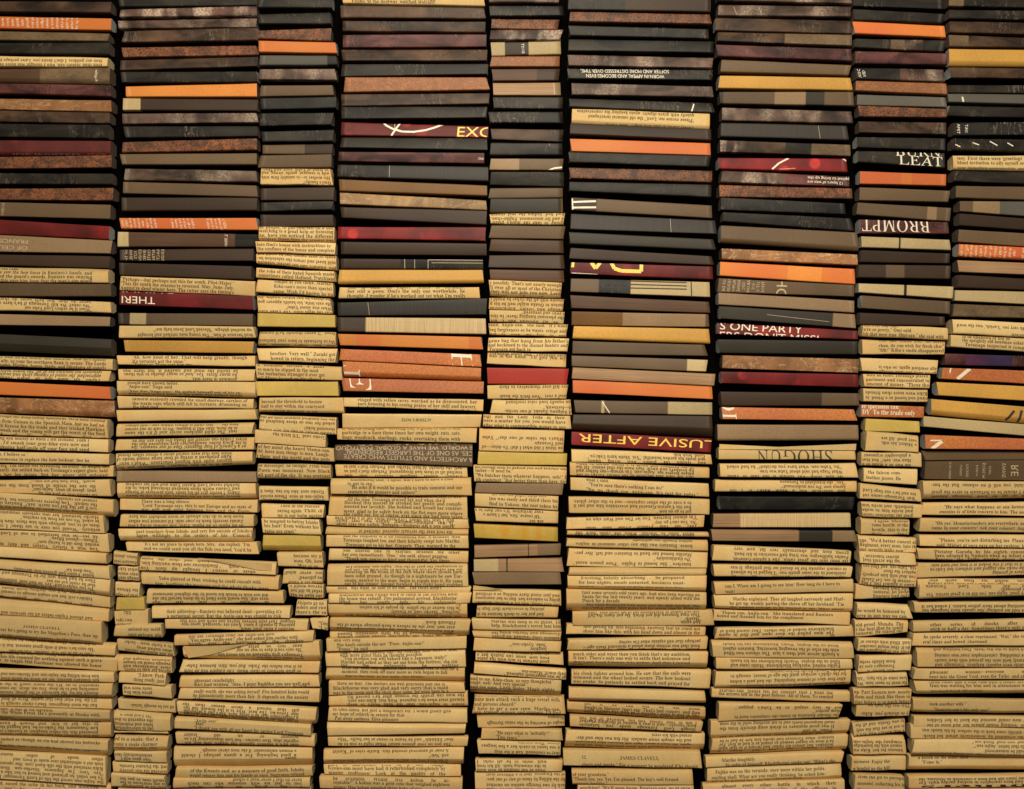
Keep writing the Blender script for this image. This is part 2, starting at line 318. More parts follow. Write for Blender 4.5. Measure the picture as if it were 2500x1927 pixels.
130 750 1360 1455 1358 1460 T seg t.4,T;# 14|630,1462 680,1442 750,1435
132 760 1470 1580 1470 1595 K
122 750 1608 1700 1605 1690 T
130 750 1700 1822 1698 1820 G seg G.97,T
130 760 1832 1920 1830 1925 P;i 135 755 .05,.5,.88|had lied, hiding the real reason|e and for amusement, Fujiko-chan,|going to take the maid's place?
130 762 1932 2042 1938 2050 T
130 755 2050 2152 2060 2172 W
120 762 2182 2292 2182 2305 D
128 760 2305 2395 2315 2420 W
125 735 2400 2530 2420 2555 P d.25;u 130 735 .2,.5,.75,1.0|y possibly. That's not nearly enough|ll sway all or most of the Christian|they will not join you now. Lord|without all of us
120 755 2548 2645 2562 2668 P;i 125 755 .1,.5,.9|empire with all the riches he would r|tution to Osaka might well be his p|ranaga and victory. Blackthorne
125 760 2655 2755 2670 2778 P;i 130 760 .15,.5,.92|~t away and prepared?"|the pheasant hanging there? In this|. we, my husband and I, are
120 785 2768 2865 2775 2885 P;u 120 785 .15,.6,1.0|fault, Anjin-san," she said. "If I want|beg forgiveness as he wants, cringe and|not to open my legs in pre
112 795 2895 3012 2895 3008 P a.1;u 112 795 .25,.58,.9|game bag that hung from his father's|and beckoned to the distant beaters and|~ Toranaga got back in
105 778 3018 3118 3030 3145 P;u 118 778 .1,.32|Toranaga about this." Toranaga held|was in his hand. "I'll give you my
105 792 3148 3288 3155 3292 F
C 6
800 2015 -60 85 -40 100 h seg K.4,D.6,h.85,H
810 2015 105 190 125 208 L
808 2000 215 302 245 330 K
802 2042 330 432 350 452 K
798 2035 465 562 490 580 h
795 2030 585 675 600 690 K;I 905 1660 .22 30 nd|SOFTER AND MORE DISTRESSED OVER TIME,;I 945 1618 .72 30 nd|WORN-IN APPEAL AND BECOMES EVEN
828 2032 710 808 742 835 h
808 2040 840 915 880 965 K;# 10|1840,960 1880,890
828 2008 935 1062 970 1100 P d.2;i 868 1875 .15,.48,.95|quietly with grave dignity, again keeping the conversation|~"Please excuse me, Lord," the old samurai interrupted|~Zataki stared at him with angry, tense clarity
815 2018 1055 1152 1105 1205 D
820 2012 1185 1295 1228 1335 O
805 2008 1300 1392 1335 1432 K
812 2025 1435 1530 1465 1565 L
808 2020 1555 1640 1580 1690 K
825 2030 1685 1800 1755 1865 D seg D.18,T;# 16|830,1730 1035,1722;# 16|830,1778 1035,1775;# 16|830,1700 832,1800
820 2058 1828 1965 1888 2008 N;# 3|1672,1875 1672,1990
810 2045 1985 2090 2050 2145 G
815 2035 2118 2215 2190 2270 D
818 2030 2245 2345 2282 2395 R;# 30 y|830,2245 830,2290;# 30 y|990,2250 1030,2300 1065,2250;# 30 y|1160,2250 1190,2300 1250,2320 1420,2326 1420,2265;# 10|830,2340 1050,2352
820 2005 2385 2500 2415 2545 C seg T.2,k.23,C.86,C;# 10 k|1095,2430 1810,2450;# 10 k|1095,2462 1810,2478;# 10 k|1095,2400 1810,2422;# 10 k|1848,2415 1848,2545
822 2008 2525 2640 2582 2680 W
828 2000 2665 2785 2690 2800 b seg b.37,t.6,T
840 2005 2792 2900 2815 2945 Y d.12
835 1975 2918 3030 2950 3048 T
830 1985 3042 3138 3080 3182 T seg T.85,C.9,t
832 2048 3145 3245 3200 3305 w
838 2030 3255 3365 3300 3420 O
@ 1150 900 3.506
C 5
142 820 140 258 142 262 P;i 238 820 .12,.8|ers fell over themselves in their|and a rest. "Now fetch the head-
175 855 265 382 265 402 P a.15;i 290 855 .15,.5,.8|an equally loud voice continued|~d—forthwith."|d Saigawa Zataki, if our invita-
105 852 390 500 405 522 P;u 105 808 .15,.5,.9|sigi and the Lady Toda in their|were a matter for you, you would have|after what is contemptible money to any
70 795 512 705 525 722 P;i 95 790 .38,.6,.8|What's the value of one day?" Yabu|~said Toranaga.|ou think I did what I did? To delay—of
60 820 710 822 728 832 V
25 815 830 965 840 990 P a.25;u 38 815 .12,.32,.62,.9|an enough men to defend you and butcher ten|~imber—if need be."|"We butcher them whatever happens, neh?" I|ith contempt. "But better there than here. Sir
40 785 978 1065 985 1082 t
35 745 1070 1185 1090 1215 P;u 155 740 .0,.35,.75|~  me too, the paper shoji scre|inn was seedy and third class bu|find in Yokose, the rest taken by
38 745 1195 1305 1220 1330 P;i 40 620 .1,.45,.85|your invitation. It's our duty to s|~  "Of course, Sire, but I know s|~ask her."
28 742 1330 1450 1362 1485 v seg v.1,y.02,v.2,y.1,v.15,y.07,v.1,y.06,v
30 765 1515 1620 1500 1598 w seg w.62,k.01,w.1,t
25 785 1635 1740 1625 1742 w seg C.27,w.09,k.015,w
@ 1130 1290 3.506
92 838 378 488 375 485 t
85 840 522 640 540 668 P;i 108 830 .3,.6,.95|and just stood there waiting as a civilized|going to embrace her. But to her enormous|full kiss easily, and for a hideous moment,;F|90,488 210,500 340,524 338,530 210,528 88,528
118 815 670 765 675 772 P;i 118 695 .2,.68|plotting to assassinate their liege lo|had put her to death because he di
82 838 775 875 790 878 P;u 243 838 .15,.55|Mariko still deep in its gullet. To|help. Blackthorne's terror lent him
88 838 882 935 880 960 P a.5;i 245 830 .25,.75|Toranaga and Mariko doing the|samurai camp vanished. He groped
95 838 940 1042 965 1058 P;i 340 720 .35,.72|~"Sake, Gyoko-san?"|~laughter.
110 860 1045 1130 1072 1182 P a.2;i 120 742 .1,.45,.8|placing. I swear it by all the gods. Gy|even now, none can match her s|good fortune to mix with the same
98 882 1150 1240 1212 1295 P a.1;i 355 880 .35,.7|~help much, Mama-san."|~at he was generously endowed."
65 840 1258 1412 1300 1440 P d.35;u 65 785 .15,.37,.62,.85|~and to me, Kiku-chan, so very thoughtful."|~night, neh? And very special."|end too soon, Little Sister. Magic nights|~neh? I am not a child."
95 872 1440 1580 1440 1590 P a.2 ;u 95 835 .0,.2,.48,.74,.95|ists were the same, which they're|nine men attack such a huge vessel with|~and persons aboard?"|I have to get a new crew, Mariko-san.|men, trained seamen and gunners. I'll find
@ 1130 1600 3.523
125 875 505 625 520 622 P;i 205 875 .15,.65|~Shinano.|ought of warring in the rains through
160 855 635 720 640 738 P;u 283 750 .35,.8|"He says what is 'initially'?"|~"Two years."
130 840 728 848 750 862 P;i 160 832 .0,.35,.8|~sisters. Then you two|e sea lanes to catch her a few leagues|~they've continued. And if the ship
110 855 898 1005 912 1012 P;i 120 718 .1,.48,.85|wait, swim to be all right. I|in the steaming bath. All his tron|When he was cleansed he went insid
105 880 1015 1155 1020 1172 P a.1;i 200 878 .08,.35,.68,.95|of the Emperor, that is a different matt|by the killing by them of any of our peo-|ack by one foreign nation on another|always neither be not any unduly would
C 6
@ 1150 900 3.506
888 2062 268 380 290 398 T seg T.2,C.02,T.46,C;# 8|1130,285 1180,380
872 2065 390 530 405 590 D d.4
862 2055 540 655 600 722 R;I 920 2085 .42 72 ny|LUSIVE AFTER
862 2060 690 800 738 825 P a.1;i 998 2008 .12,.5,.9|~Good, fetch him.|and made his garden beautiful. "Yoi. Motte kuru Ueki-ya."|and tended the plants with loving hands
848 2038 805 915 845 942 P a.15;i 898 1908 .05,.3,.6,.95|to my brothers and uncle is a living, empty to filthy|up brothers and uncle, they were the real enemy. Of the|please forgive me. Anjin-san, I'm wrong—my father and|face the hate and derision of the enemy except to the
852 2035 935 1040 985 1102 P;u 985 1945 .12,.5,.92|~what I said."|~  "You're sure there's nothing I can do?"|"No, no, thank you, Anjin-san. It's just for today."
838 2040 1100 1238 1120 1255 P;i 875 1885 .25,.52,.82|to a vote of the other captains—not to the other pilots,|But the Captain-General had overridden him and put it|~got to go on now."
820 1998 1278 1385 1260 1360 P;i 980 1942 .15,.55,.92|"I'm almost fourteen. You let Tim and Watt sign on|~"No. You can't go, boy."|They say that Francis Drake sails soon.
822 2030 1390 1430 1400 1438 P;i 890 1905 .2,.75|never done to Mariko. When she came back she|failed to do anything other than irritate him. Fujiko had
820 2025 1452 1530 1472 1560 P a.25;i 890 1895 .1,.55|~neither friendly nor unfriendly|house, Buntaro was like any other samurai in Anjiro,
@ 1130 1290 3.506
900 2095 168 330 195 338 P a.12;i 950 1960 .25,.5,.8|Mariko bowed her head to Buntaro and left. Her per-|~"Do itashimashite."|interfere." She bowed to Fujiko. "Dozo gomen nasai."
910 2080 338 408 342 398 P a.5
898 2082 410 518 400 540 P d.25;U 1010 1895 .1 28 rd|Exciting, totally absorbing . . . be prepared;U 990 1900 .46 28 rd|for late nights, meals untasted, business unat-;U 990 1895 .8 18 rd|tended. . . . Admirers of King Rat and Tai-Pan.
888 2080 522 710 545 708 P d.38;u 1020 2025 .12,.32,.52,.72,.9|tant some seventy-odd years ago, had also been warring on|Spain for the last twenty years, and openly allied with the|~Dutch for a decade.|   The wind freshened even more and the ship lurched. She|was riding under bare poles but for storm tops'ls. Even so
940 2145 715 838 700 838 P;i 1070 2035 .05,.25,.52,.75|cup and looked at Blackthorne out of his small eyes. Then|This time Buntaro did not drink. He put down the full|~"Health!"|~And again.
888 2078 828 912 845 922 P;u 1030 2033 .2,.7|into getting up, into beginning, knowing that he could not|shoot him like this, with his head down and almost in the
898 2090 952 1042 930 1040 P a.1;i 1030 2030 .3,.7,1.0|~perhaps that will explain what I'm saying:|book that was written down about a thousand years ago—|poems ever written. It's in the respect that
905 2090 1050 1180 1055 1195 P d.35;u 943 1942 .15,.42,.68,.9|much older and wiser than you think that's my ambition,|It isn't. There's only one way to settle that nonsense and|that's put Lord Yaemon into power. And that I intend|~to do."
930 2118 1215 1340 1215 1372 P a.15;u 945 1948 .2,.5,.8|his cloak tighter around him. He saw that the sails were|trimmed and the wheel lashed secure. The bow lookout|was awake. So patiently he settled back and prayed for
@ 1130 1600 3.523
912 2085 280 390 312 412 P d.25
900 2088 400 505 460 570 P d.35;u 1045 2045 .05,.4,.65,.88|not if we can war on our home|fought in Shinano years ago. That's bad country, and then|Lord Zataki was with us. I wouldn't want to war in Shi-|come again and never if Zataki was hostile. And if Lord
922 2055 520 612 570 665 P;i 1000 2005 .12,.38,.75|I am to your vassal, you too, honored to tell you|loyal vassals—and it was a matter of deciding whether|though Lord Toranaga made you hatamoto
885 2080 650 802 675 830 P d.42;i 968 1968 .1,.38,.62,.88|~orated with his crest.|and the simple straw sandals. His fan was blue and dec-|again. He wore a short, light silk kimono, blue patterned,|and relieved himself with great pleasure, then sat down
865 2048 815 950 832 968 P;U 1022 1060 .42 28 rd|12;U 1350 1688 .42 30 rd|JAMES CLAVELL;u 1018 2015 .93|sharp and awake." For a moment he wondered if he should
940 1975 978 1105 985 1112 P a.1;u 945 1850 .3,.62,.95|~of your grandson."|"Thank you, yes. Yes, I'm pleased. The boy's well formed|~appears healthy."
985 1980 1112 1230 1115 1230 P;u 1002 1950 .2|anything? "We'll soon know. Buntaro-san, go at once
@ 1730 0 3.506
C 7
80 1215 -60 5 -50 30 h
82 1215 40 135 55 145 h;# 3|210,60 245,130;# 3|430,70 460,132
62 1232 150 262 175 290 B
75 1222 278 358 300 395 A seg B.5,S
70 1225 380 482 420 520 X
108 1212 510 615 555 642 T
92 1225 645 752 665 770 Y
98 1240 785 885 788 905 T seg G.03,T.38,t.23,G.14,T
115 1230 920 1032 950 1055 h
108 1195 1048 1168 1072 1195 N;# 3|948,1075 952,1190
100 1215 1198 1300 1240 1335 H seg H.2,B.3,K.2,S
85 1182 1350 1448 1358 1475 R;# 14|540,1450 600,1400 690,1355;# 10|1150,1358 1180,1380;# 5|600,1450 740,1442
110 1205 1462 1560 1510 1600 H seg h.36,H.14,X;I 845 1205 .3 26 nd|pplied to bring up the;I 845 1155 .72 26 nd|12 layers of wax are
95 1232 1580 1685 1610 1700 L
105 1170 1690 1800 1740 1838 k
122 1232 1815 1898 1868 1980 K
105 1275 1930 2075 1992 2148 T d.2
112 1272 2125 2220 2180 2270 w seg A
100 1255 2238 2358 2300 2435 O seg O.5,Q.25,O
85 1250 2378 2500 2438 2540 T;w 115 490|OF DE|DESIGN|ALMO|RKINS|SSIC|ARCHI|IUS|1ST C|THOS;Z 630 .5 90 n|HC
82 1242 2505 2610 2575 2680 t
98 1255 2620 2730 2690 2812 G seg G.83,t;# 3|500,2695 1030,2755
80 1275 2765 2860 2830 2912 R;U 90 800 .25 62 n|S ONE PARTY;U 90 950 1.12 62 n|ERS DON'T MISS!
88 1270 2905 3022 2920 3038 G
118 1280 3040 3155 3075 3195 w seg A
110 1282 3180 3282 3205 3318 R
C 8
1245 2005 -40 52 -30 80 K
1242 2005 78 172 120 200 K
1245 2030 178 282 215 315 F seg o
1248 2015 335 408 350 450 H seg K.4,S.15,H.2,K
1258 2050 432 538 455 550 X
1262 2020 575 675 590 698 K seg K.5,H;^ 1270 1350|VSIC|ND
1255 2035 695 780 715 810 l
1275 2035 805 898 830 915 g
1282 2035 905 998 935 1010 L
1292 2035 1035 1135 1045 1150 B
1275 2032 1168 1262 1180 1285 K
1278 2020 1288 1385 1310 1440 K;U 1610 2010 .0 70 r|BURN;U 1635 2022 .62 80 r|LEAT
1295 2030 1465 1575 1492 1592 O seg O.48,o.12,O
1290 2055 1605 1715 1635 1732 T
1272 2070 1732 1838 1778 1895 T seg T.75,t.1,T
1295 2055 1878 1995 1900 2000 X;I 1295 1885 .4 105 r|BROMPT
1310 2068 2022 2118 2050 2142 C seg C.42,k.02,C
1310 2065 2140 2245 2168 2255 D
1280 2065 2265 2378 2275 2390 D seg D.3,T.2,D
1280 2085 2425 2505 2455 2560 C seg C.48,k.03,C
1308 2060 2530 2640 2580 2690 T
1295 2020 2675 2780 2708 2790 D
1310 2040 2785 2880 2808 2915 P;u 1315 2005 .0,.4,.82|~was ever like that.|~u're so pretty," Omi said.|ish that were true. Omi-san," she said with
1308 2010 2905 3038 2925 3038 P a.1;u 1445 2005 .05,.4,.75|Yes, yes, thank you. So sorry|chan, do you wish for fresh cha?"|"Oh!" Kiku's smile disappeared
1308 1960 3062 3180 3085 3200 P;i 1455 1955 .65,1.0|age overlord again, so who is|given back Ito. One foreign
1330 1895 3198 3312 3215 3325 P;u 1348 1890 .08,.45,.8|~ with an effort Toranaga placed|partment and concentrated to|amount of money. "Three tho
@ 1730 900 3.506
C 7
112 1290 195 320 212 320 D seg D.73,T
118 1258 328 435 350 450 J;Z 180 -.1 118 s|O;Z 180 1.15 118 s|L
75 1278 478 620 485 615 t d.12
90 1260 682 780 698 785 P;I 395 1060 .72 115 r|SHOGUN;F|95,648 600,672 1262,645 1262,700 600,694 92,690
95 1262 812 925 812 938 P;i 145 1135 .2,.55,.93|"So, Yabu-san, what have you decided?" he had asked,|~What Naga had said about Yabu was true.|let him stoop—was should it out that of Yabu?
60 1270 955 1060 960 1060 P;i 185 1175 .1,.5,.9|~"Yes," she translated to Toranaga|~karma now. Do you understand?"|and heartache was a waste, wasn't it? I tho
98 1245 1095 1210 1100 1212 k
40 1215 1245 1362 1240 1360 n seg w.2,n.65,C
25 1258 1380 1475 1390 1485 w seg w.6,G.23,t
35 1208 1510 1640 1560 1665 P a.1;i 205 1190 .15,.5,.85|grown man and abnormally very fat, now very|Paulus Spillbergen, was lying half conscious in his bunk.|He went into the great cabin. The Captain-General,
@ 1690 1290 3.506
182 1358 310 408 325 420 P;i 325 1310 .2,.6,1.0|to commit seppuku but he denied me that privilege. It was|continued in the same gentle way. "I begged to be allowed|My husband honored me by
190 1375 460 568 435 545 P;u 275 1260 .32,.8|can I. When am I going to see him? How long do I have to|~wait?
190 1370 570 690 560 715 P d.2;u 315 1300 .3,.6,.88|   Mariko explained. They all laughed nervously and Mari-|ko got up, weakly patting the sheen off her forehead. "I'm|she wanted enough to be wanted to say. What about
185 1345 698 795 718 830 P;u 212 1200 .2,.55|  "Thank you, Anjin-san." She translated and Buntaro|~bowed and thanked him for the compliment.
205 1375 855 955 835 930 P;i 230 1215 .25,.62,.98|Blackthorne looked at the others. They stared back at|The man pulled the door open and fled in again|or we make
170 1372 960 1105 980 1110 P a.2;i 260 1250 .15,.42,.7|fitted on the display. Weary, Blackthorne ran his hands|with the echo of the twanging bowstring. Buntaro sighed|A fourth arrow and then a last. The silence was filled
200 1362 1108 1200 1112 1202 P;i 320 1260 .2,.6|filled on the display. Wearily Blackthorne ran his hands|Fujiko waited, watching Blackthorne. Maids came and
195 1352 1222 1365 1208 1340 P d.2;i 320 1315 .0,.25,.58,.88|~And she Tamaki finally for her services|for the child's services until the age of twenty, enough to|After four days of intense bargaining, she had paid a koban|out of such crude fisherfolk as the rotund Tamasaki woman.
168 1348 1375 1450 1395 1490 P a.1;u 225 1205 .15,.55|Mariko-san, please tell my consort that I want the|the arrows left in the post forever. All of them. To remind
225 1262 1495 1655 1500 1615 P a.1;i 360 1260 .2,.45,.78|not be very stupid, to be Yabu's puppet."|~them perfect."|the Musket Battalion he trains the companies hard to
@ 1690 1600 3.523
160 1350 568 725 552 680 P d.25;i 235 1222 .15,.42,.7,.92|small lacquered bowls and to eat anything solid in the soup|It was good manners to drink soup directly from the|~"Domo," he said.|they all shook their heads and begged him to eat.
165 1335 725 855 680 825 P d.3;i 225 1215 .1,.34,.58,.8,.95|instance, when Toranaga had shown him how he had to be|he'd done no longer seemed as stupid as it had at first. For|mistakes, but always his father had turned it so that what|his tongue but was fish found it
115 1290 870 968 828 918 P;u 250 1235 .38,.85|~Mariko lengthily.|   In spite of himself, Blackthorne spoke out, "What's the
130 1285 972 1115 925 1070 P d.25;u 165 1152 .3,.62,.85|   Fujiko was on the veranda, once more within her polite,|smiling shell. What are you really thinking, he asked him-|~self as he greeted her, and was welcomed back.
95 1310 1105 1220 1075 1200 P;u 255 1240 .2,.55|almost every other battle in which their|the mistakes and stupidity of the officers in
C 8
@ 1730 900 3.506
1330 1880 168 285 180 285 P;i 1345 1880 .3,.7|Kiku were more than friends|riend and bowed as a friend, in
1300 1838 308 415 325 425 J;U 1305 1630 .1 38 rw|er specialist call:;U 1310 1762 .58 42 rw|DY  To the trade only
1342 1805 428 535 452 550 V
1340 1785 535 705 570 718 P a.12;i 1465 1770 .3,.55|very good. All are|o Midori, his wife,
1305 1815 712 835 722 840 P;i 1310 1725 .2,.55,.9|~a philosophic argument|than war, neh?" But that|He was in a mind to a
1330 1788 850 970 860 998 P;u 1350 1650 .3,.68| the falcon com-|leather jesses. He
1300 1820 980 1115 1040 1145 P a.1;i 1322 1780 .4,.75|ten and he's our liege Lord|"But Toranaga-sama cut
1310 1828 1140 1270 1168 1278 P;i 1310 1748 .2,.52,.85|forthwith, and invite him|and invite him to make|greet our illustrious vassal
1308 1722 1275 1425 1290 1422 P a.2;u 1400 1710 .18,.42,.72,1.0|  I agree, whoever|came hostile, or the|hostile, this is the|their land
1290 1780 1435 1560 1450 1582 P a.15;u 1295 1780 .3,.6,.92|age. "We'd better cancel al|Regiment, every man, into th|~our security leaks now."
1285 1762 1560 1660 1585 1683 P;i 1310 1625 .35,.7|~answer tomorrow."|up the scroll that
@ 1690 1290 3.506
1440 1918 300 485 320 500 P a.1;i 1450 1905 .1,.3,.5,.72,.9|san, Yabu-san, and Omi-san|~against the floor.|can deal with him properly|—retreat by sea. Let Zataki|hano is against you. I beg
1400 1858 485 605 500 595 P;u 1550 1858 .18,.5,.85|decided long ago|samurai, let alone|Buntaro had only
1410 1870 640 768 665 780 P a.15;u 1412 1825 .5,.85|he would be honored by|erve in any way we can
1400 1850 790 932 790 900 P a.2;u 1405 1810 .3,.58,.82|old proof. Mundu. The|t the best that he could|samurai. He stared out
1412 1862 935 1050 952 1070 P;i 1425 1855 .2,.55,.88|And, filled with shame at|do it. Omi would consider|every was to precipitate the
1420 1868 1092 1228 1078 1218 P a.12;i 1425 1730 .35,.65,.95|from Ishido verba|Toranaga's eyes sn|~who knows? A
1412 1845 1235 1362 1235 1348 P a.1;i 1415 1840 .4,.75|lose some of his fury. "Ah|He went to meet him. Wi
1375 1862 1370 1500 1370 1492 P;u 1380 1855 .2,.52,.88|up. Part Eastern now, mostly|them and think like them to|they believe is so much better
1400 1858 1505 1610 1500 1605 P;i 1440 1850 .1,.75|~This was the gods no|y to disturb you. Kiku-
@ 1690 1600 3.523
1392 1835 598 700 548 665 P;i 1412 1830 .15,.55,.92|to own Osaka, and all the|is not to see that the only|I will always will. It's s
1385 1838 700 858 700 858 P a.25;i 1390 1810 .3,.5,.75|company the Anjin-san|sumed with the knowledge|kimono for her. Kiku wa
1370 1836 875 1002 870 985 P;u 1385 1700 .33,.85|moment. Enjoy the|n headed up the hill
1390 1815 1020 1165 1040 1185 P;u 1412 1815 .1,.5,.9|from the pit to paraph|moment, collecting his b|~like an ancient legend.
@ 2250 0 3.368
C 9
232 842 -60 45 -50 60 K seg S.15,K
228 842 78 150 85 165 K
230 842 175 268 185 280 B
228 842 282 380 305 390 h seg S.2,B
222 842 405 540 412 545 Y d.25
238 842 548 635 560 642 B
218 842 695 762 698 765 K
216 842 772 842 778 860 g;# 14|332,800 336,845
226 842 865 950 878 965 K
262 842 1008 1115 1000 1110 k;^ 270 400|TIMA|ORT
262 842 1138 1230 1148 1250 K;# 8|275,1190 320,1210;# 8|415,1175 470,1195;# 8|555,1165 620,1200;# 8|700,1178 750,1205
265 842 1278 1390 1278 1398 P d.12;u 298 860 .22,.55,.9|tesy. First there were 'greetings' f|blunt invitation to ally myself sec|your immediate assassination, and
272 842 1400 1490 1415 1512 K
278 842 1530 1628 1538 1645 T seg T.8,t
@ 2250 480 3.368
318 842 35 122 40 160 g seg T.15,t.3,g.4,T
308 842 140 238 180 275 D
300 842 270 372 302 412 T
300 842 392 492 420 520 F d.15 seg o;^ 305 780|ble co|ts. The|ble wh|meter|d the c|Lucep|pio, de|combi|l fabri|und as|hat fr|ngs.;^ 810 850|de, the
300 842 522 620 545 642 w
298 842 645 748 675 768 D
275 842 768 858 782 885 C
258 842 882 985 905 1000 S
250 842 1010 1128 1040 1160 P;i 280 850 .4,.9|Oh very yes, 'Lavish,' was the word|~portion?"
235 842 1135 1240 1165 1275 P;u 328 850 .1,.4,.75|~to be unknown or not be|the sprightly old headman ushers|  Toranaga inspected it compl
195 842 1290 1385 1310 1400 X seg X.2,U.45,X
170 842 1408 1500 1430 1540 J;# 12|235,1410 232,1450;# 30|395,1415 300,1500
130 842 1525 1635 1560 1680 Y
@ 2200 940 1.904
140 571 65 140 100 180 Y d.3;# 12 k|485,165 525,120;# 12 k|540,180 560,118
103 571 145 195 182 237 C
112 571 232 298 250 303 J;# 6|135,258 188,258;# 16|190,262 140,298
110 571 308 352 305 350 T a.9
108 571 355 440 350 445 T;Z 225 .5 14 n|10 W/ FABRIC;Z 275 .5 14 n|LIVERED;Z 305 .5 16 n|TOCKED;Z 350 .5 14 n|$1695 M;Z 382 .5 20 n|$1295 M;Z 410 .5 14 n|START;Z 475 .5 24 n|SWIVE;Z 525 .5 34 n|RE
100 571 448 530 450 530 P d.3;i 135 600 .2,.6,.85|m child, you will if we scheme. But the bur-|that I should be so fortunate to serve the great|talk so me by Lord Toranaga himself.
100 571 548 605 545 612 P a.1;u 180 590 .35,.75|  "He says what happens at sea between|enemies is of little concern to him. The seas
85 571 618 682 622 688 P;u 140 590 .35,.72|  "Oh yes. Mountaylanders are everywhere, neh?|same in your country? Ask your consort, Anjin
82 571 695 748 698 755 P;u 158 600 .45,.9|  "Please, you're not disturbing me. Please jo|said. Midori at once gave up her cushion, bowi
78 571 758 812 762 815 P;u 155 585 .3,.65,.98|Dictator Goroda by his eighth consort|been adopted by Numata when an infant at|Because the Taiko wanted closer ties
75 571 830 900 825 885 P;i 135 580 .12,.42,.75|d it so that if you looked at it long and hard near|the rocks was jagged and ordinary but Ueki-ya|~place of growing
78 571 905 950 905 955 P;i 125 590 .1,.5|from, pulled me from earth also"|was duty, Naga-san. But I did little. Lord Torana
@ 2200 1427 1.904
80 571 0 65 0 55 P d.15;i 108 590 .1,.38,.7|you did little. Lord Toranaga|~you personally."|very good. Anjin-san, you did us a great service. Yes,
65 571 82 135 85 138 P;i 98 590 .35,.75|s nothing about their pillow habits. I asked her if|he told me nothing! She speaks their language but
52 571 172 218 160 210 P;u 130 590 .35,.8|other series of shocks after a|stick or half a day. Sometimes there's only one
50 571 225 282 220 285 P;u 98 590 .3,.7|he spoke severely, a clear reprimand. "Wai," she said|~eral times and bowed, chastened.
70 571 290 380 292 385 P a.25;i 150 590 .12,.4,.65,.88|and build in the day them. They building and|The rumbling, catastrophic roar was coming|perately held onto the ground with their hands|guards were equally helpless. Toranaga and
55 571 388 440 390 440 P;u 125 590 .3,.75|pleasant woman—everyone was|went into the Great Void, even the Taiko, and all b
62 571 448 510 445 505 P d.3;u 130 590 .05,.35,.75|clean robes and a blue vase with a flower arran|Omi was waiting for him and in attendance was|~low-hard-faced old woman.
55 571 530 595 535 600 P d.2;u 130 570 .38,.8|~took another wife."|~   "Buntaro-san's his only son?"
60 571 615 665 620 668 P;i 120 590 .3,.78|or men could unwind the knot in her Golden|me. Nothing would please her and none of the
45 571 655 718 672 722 P;i 98 590 .35,.8|he quickly came back to the surface. In his hands was|ariko scrambled up, momentarily afraid, but Black-
50 571 722 790 722 800 P d.2;i 130 590 .05,.32,.62,.88|~"Good, very good, thank you."|~   "Is that better, Anjin-san?"|~should be maneuvered.|her artistry and knowledge, and being momentous
40 571 800 868 800 872 P d.3;u 82 330 .15,.48|~a knock on the inner door.|~   "Come in."
30 571 888 945 885 940 P;i 75 590 .2,.5,.85|many years she had been a courtesan in Mishima, the|he had been specialists in making garden walls. For|others
35 571 949 1000 944 998 P
'''

# ------------------------------------------------------------------ materials
def new_mat(name):
    m = bpy.data.materials.new(name)
    m.use_nodes = True
    return m, m.node_tree, m.node_tree.nodes['Principled BSDF']


class NB:
    """a small helper that adds nodes and wires them"""
    def __init__(self, nt):
        self.nt = nt

    def n(self, t, **kw):
        x = self.nt.nodes.new(t)
        for k, v in kw.items():
            setattr(x, k, v)
        return x

    def link(self, a, b):
        self.nt.links.new(a, b)

    def val(self, sock, v):
        if hasattr(v, 'links') or hasattr(v, 'is_linked') and not isinstance(v, (int, float, tuple)):
            self.link(v, sock)
        else:
            sock.default_value = v

    def math(self, op, a, b=0.0, c=None, clamp=False):
        x = self.n('ShaderNodeMath', operation=op)
        x.use_clamp = clamp
        self.val(x.inputs[0], a)
        self.val(x.inputs[1], b)
        if c is not None:
            self.val(x.inputs[2], c)
        return x.outputs[0]

    def mix(self, f, a, b):
        x = self.n('ShaderNodeMix', data_type='RGBA')
        self.val(x.inputs['Factor'], f)
        self.val(x.inputs['A'] if False else x.inputs[6], a if not isinstance(a, tuple) else (*a[:3], 1))
        self.val(x.inputs[7], b if not isinstance(b, tuple) else (*b[:3], 1))
        return x.outputs[2]

    def mul(self, c, f):
        """colour times a scalar"""
        x = self.n('ShaderNodeVectorMath', operation='SCALE')
        self.val(x.inputs[0], c if not isinstance(c, tuple) else c[:3])
        self.val(x.inputs['Scale'], f)
        return x.outputs[0]

    def rng(self, v, a, b, c, d, smooth=False):
        x = self.n('ShaderNodeMapRange')
        if smooth:
            x.interpolation_type = 'SMOOTHSTEP'
        self.val(x.inputs[0], v)
        for i, q in enumerate((a, b, c, d)):
            x.inputs[i + 1].default_value = q
        return x.outputs[0]

    def noise(self, vec, scale, detail=3.0, rough=0.55, sx=1.0, sy=1.0, sz=1.0, dist=0.0):
        mp = self.n('ShaderNodeMapping')
        self.link(vec, mp.inputs[0])
        mp.inputs['Scale'].default_value = (sx, sy, sz)
        x = self.n('ShaderNodeTexNoise')
        self.link(mp.outputs[0], x.inputs['Vector'])
        x.inputs['Scale'].default_value = scale
        x.inputs['Detail'].default_value = detail
        x.inputs['Roughness'].default_value = rough
        x.inputs['Distortion'].default_value = dist
        return x.outputs[0]

    def voro(self, vec, scale, feature='F1', sx=1, sy=1, sz=1):
        mp = self.n('ShaderNodeMapping')
        self.link(vec, mp.inputs[0])
        mp.inputs['Scale'].default_value = (sx, sy, sz)
        x = self.n('ShaderNodeTexVoronoi', feature=feature)
        self.link(mp.outputs[0], x.inputs['Vector'])
        x.inputs['Scale'].default_value = scale
        return x


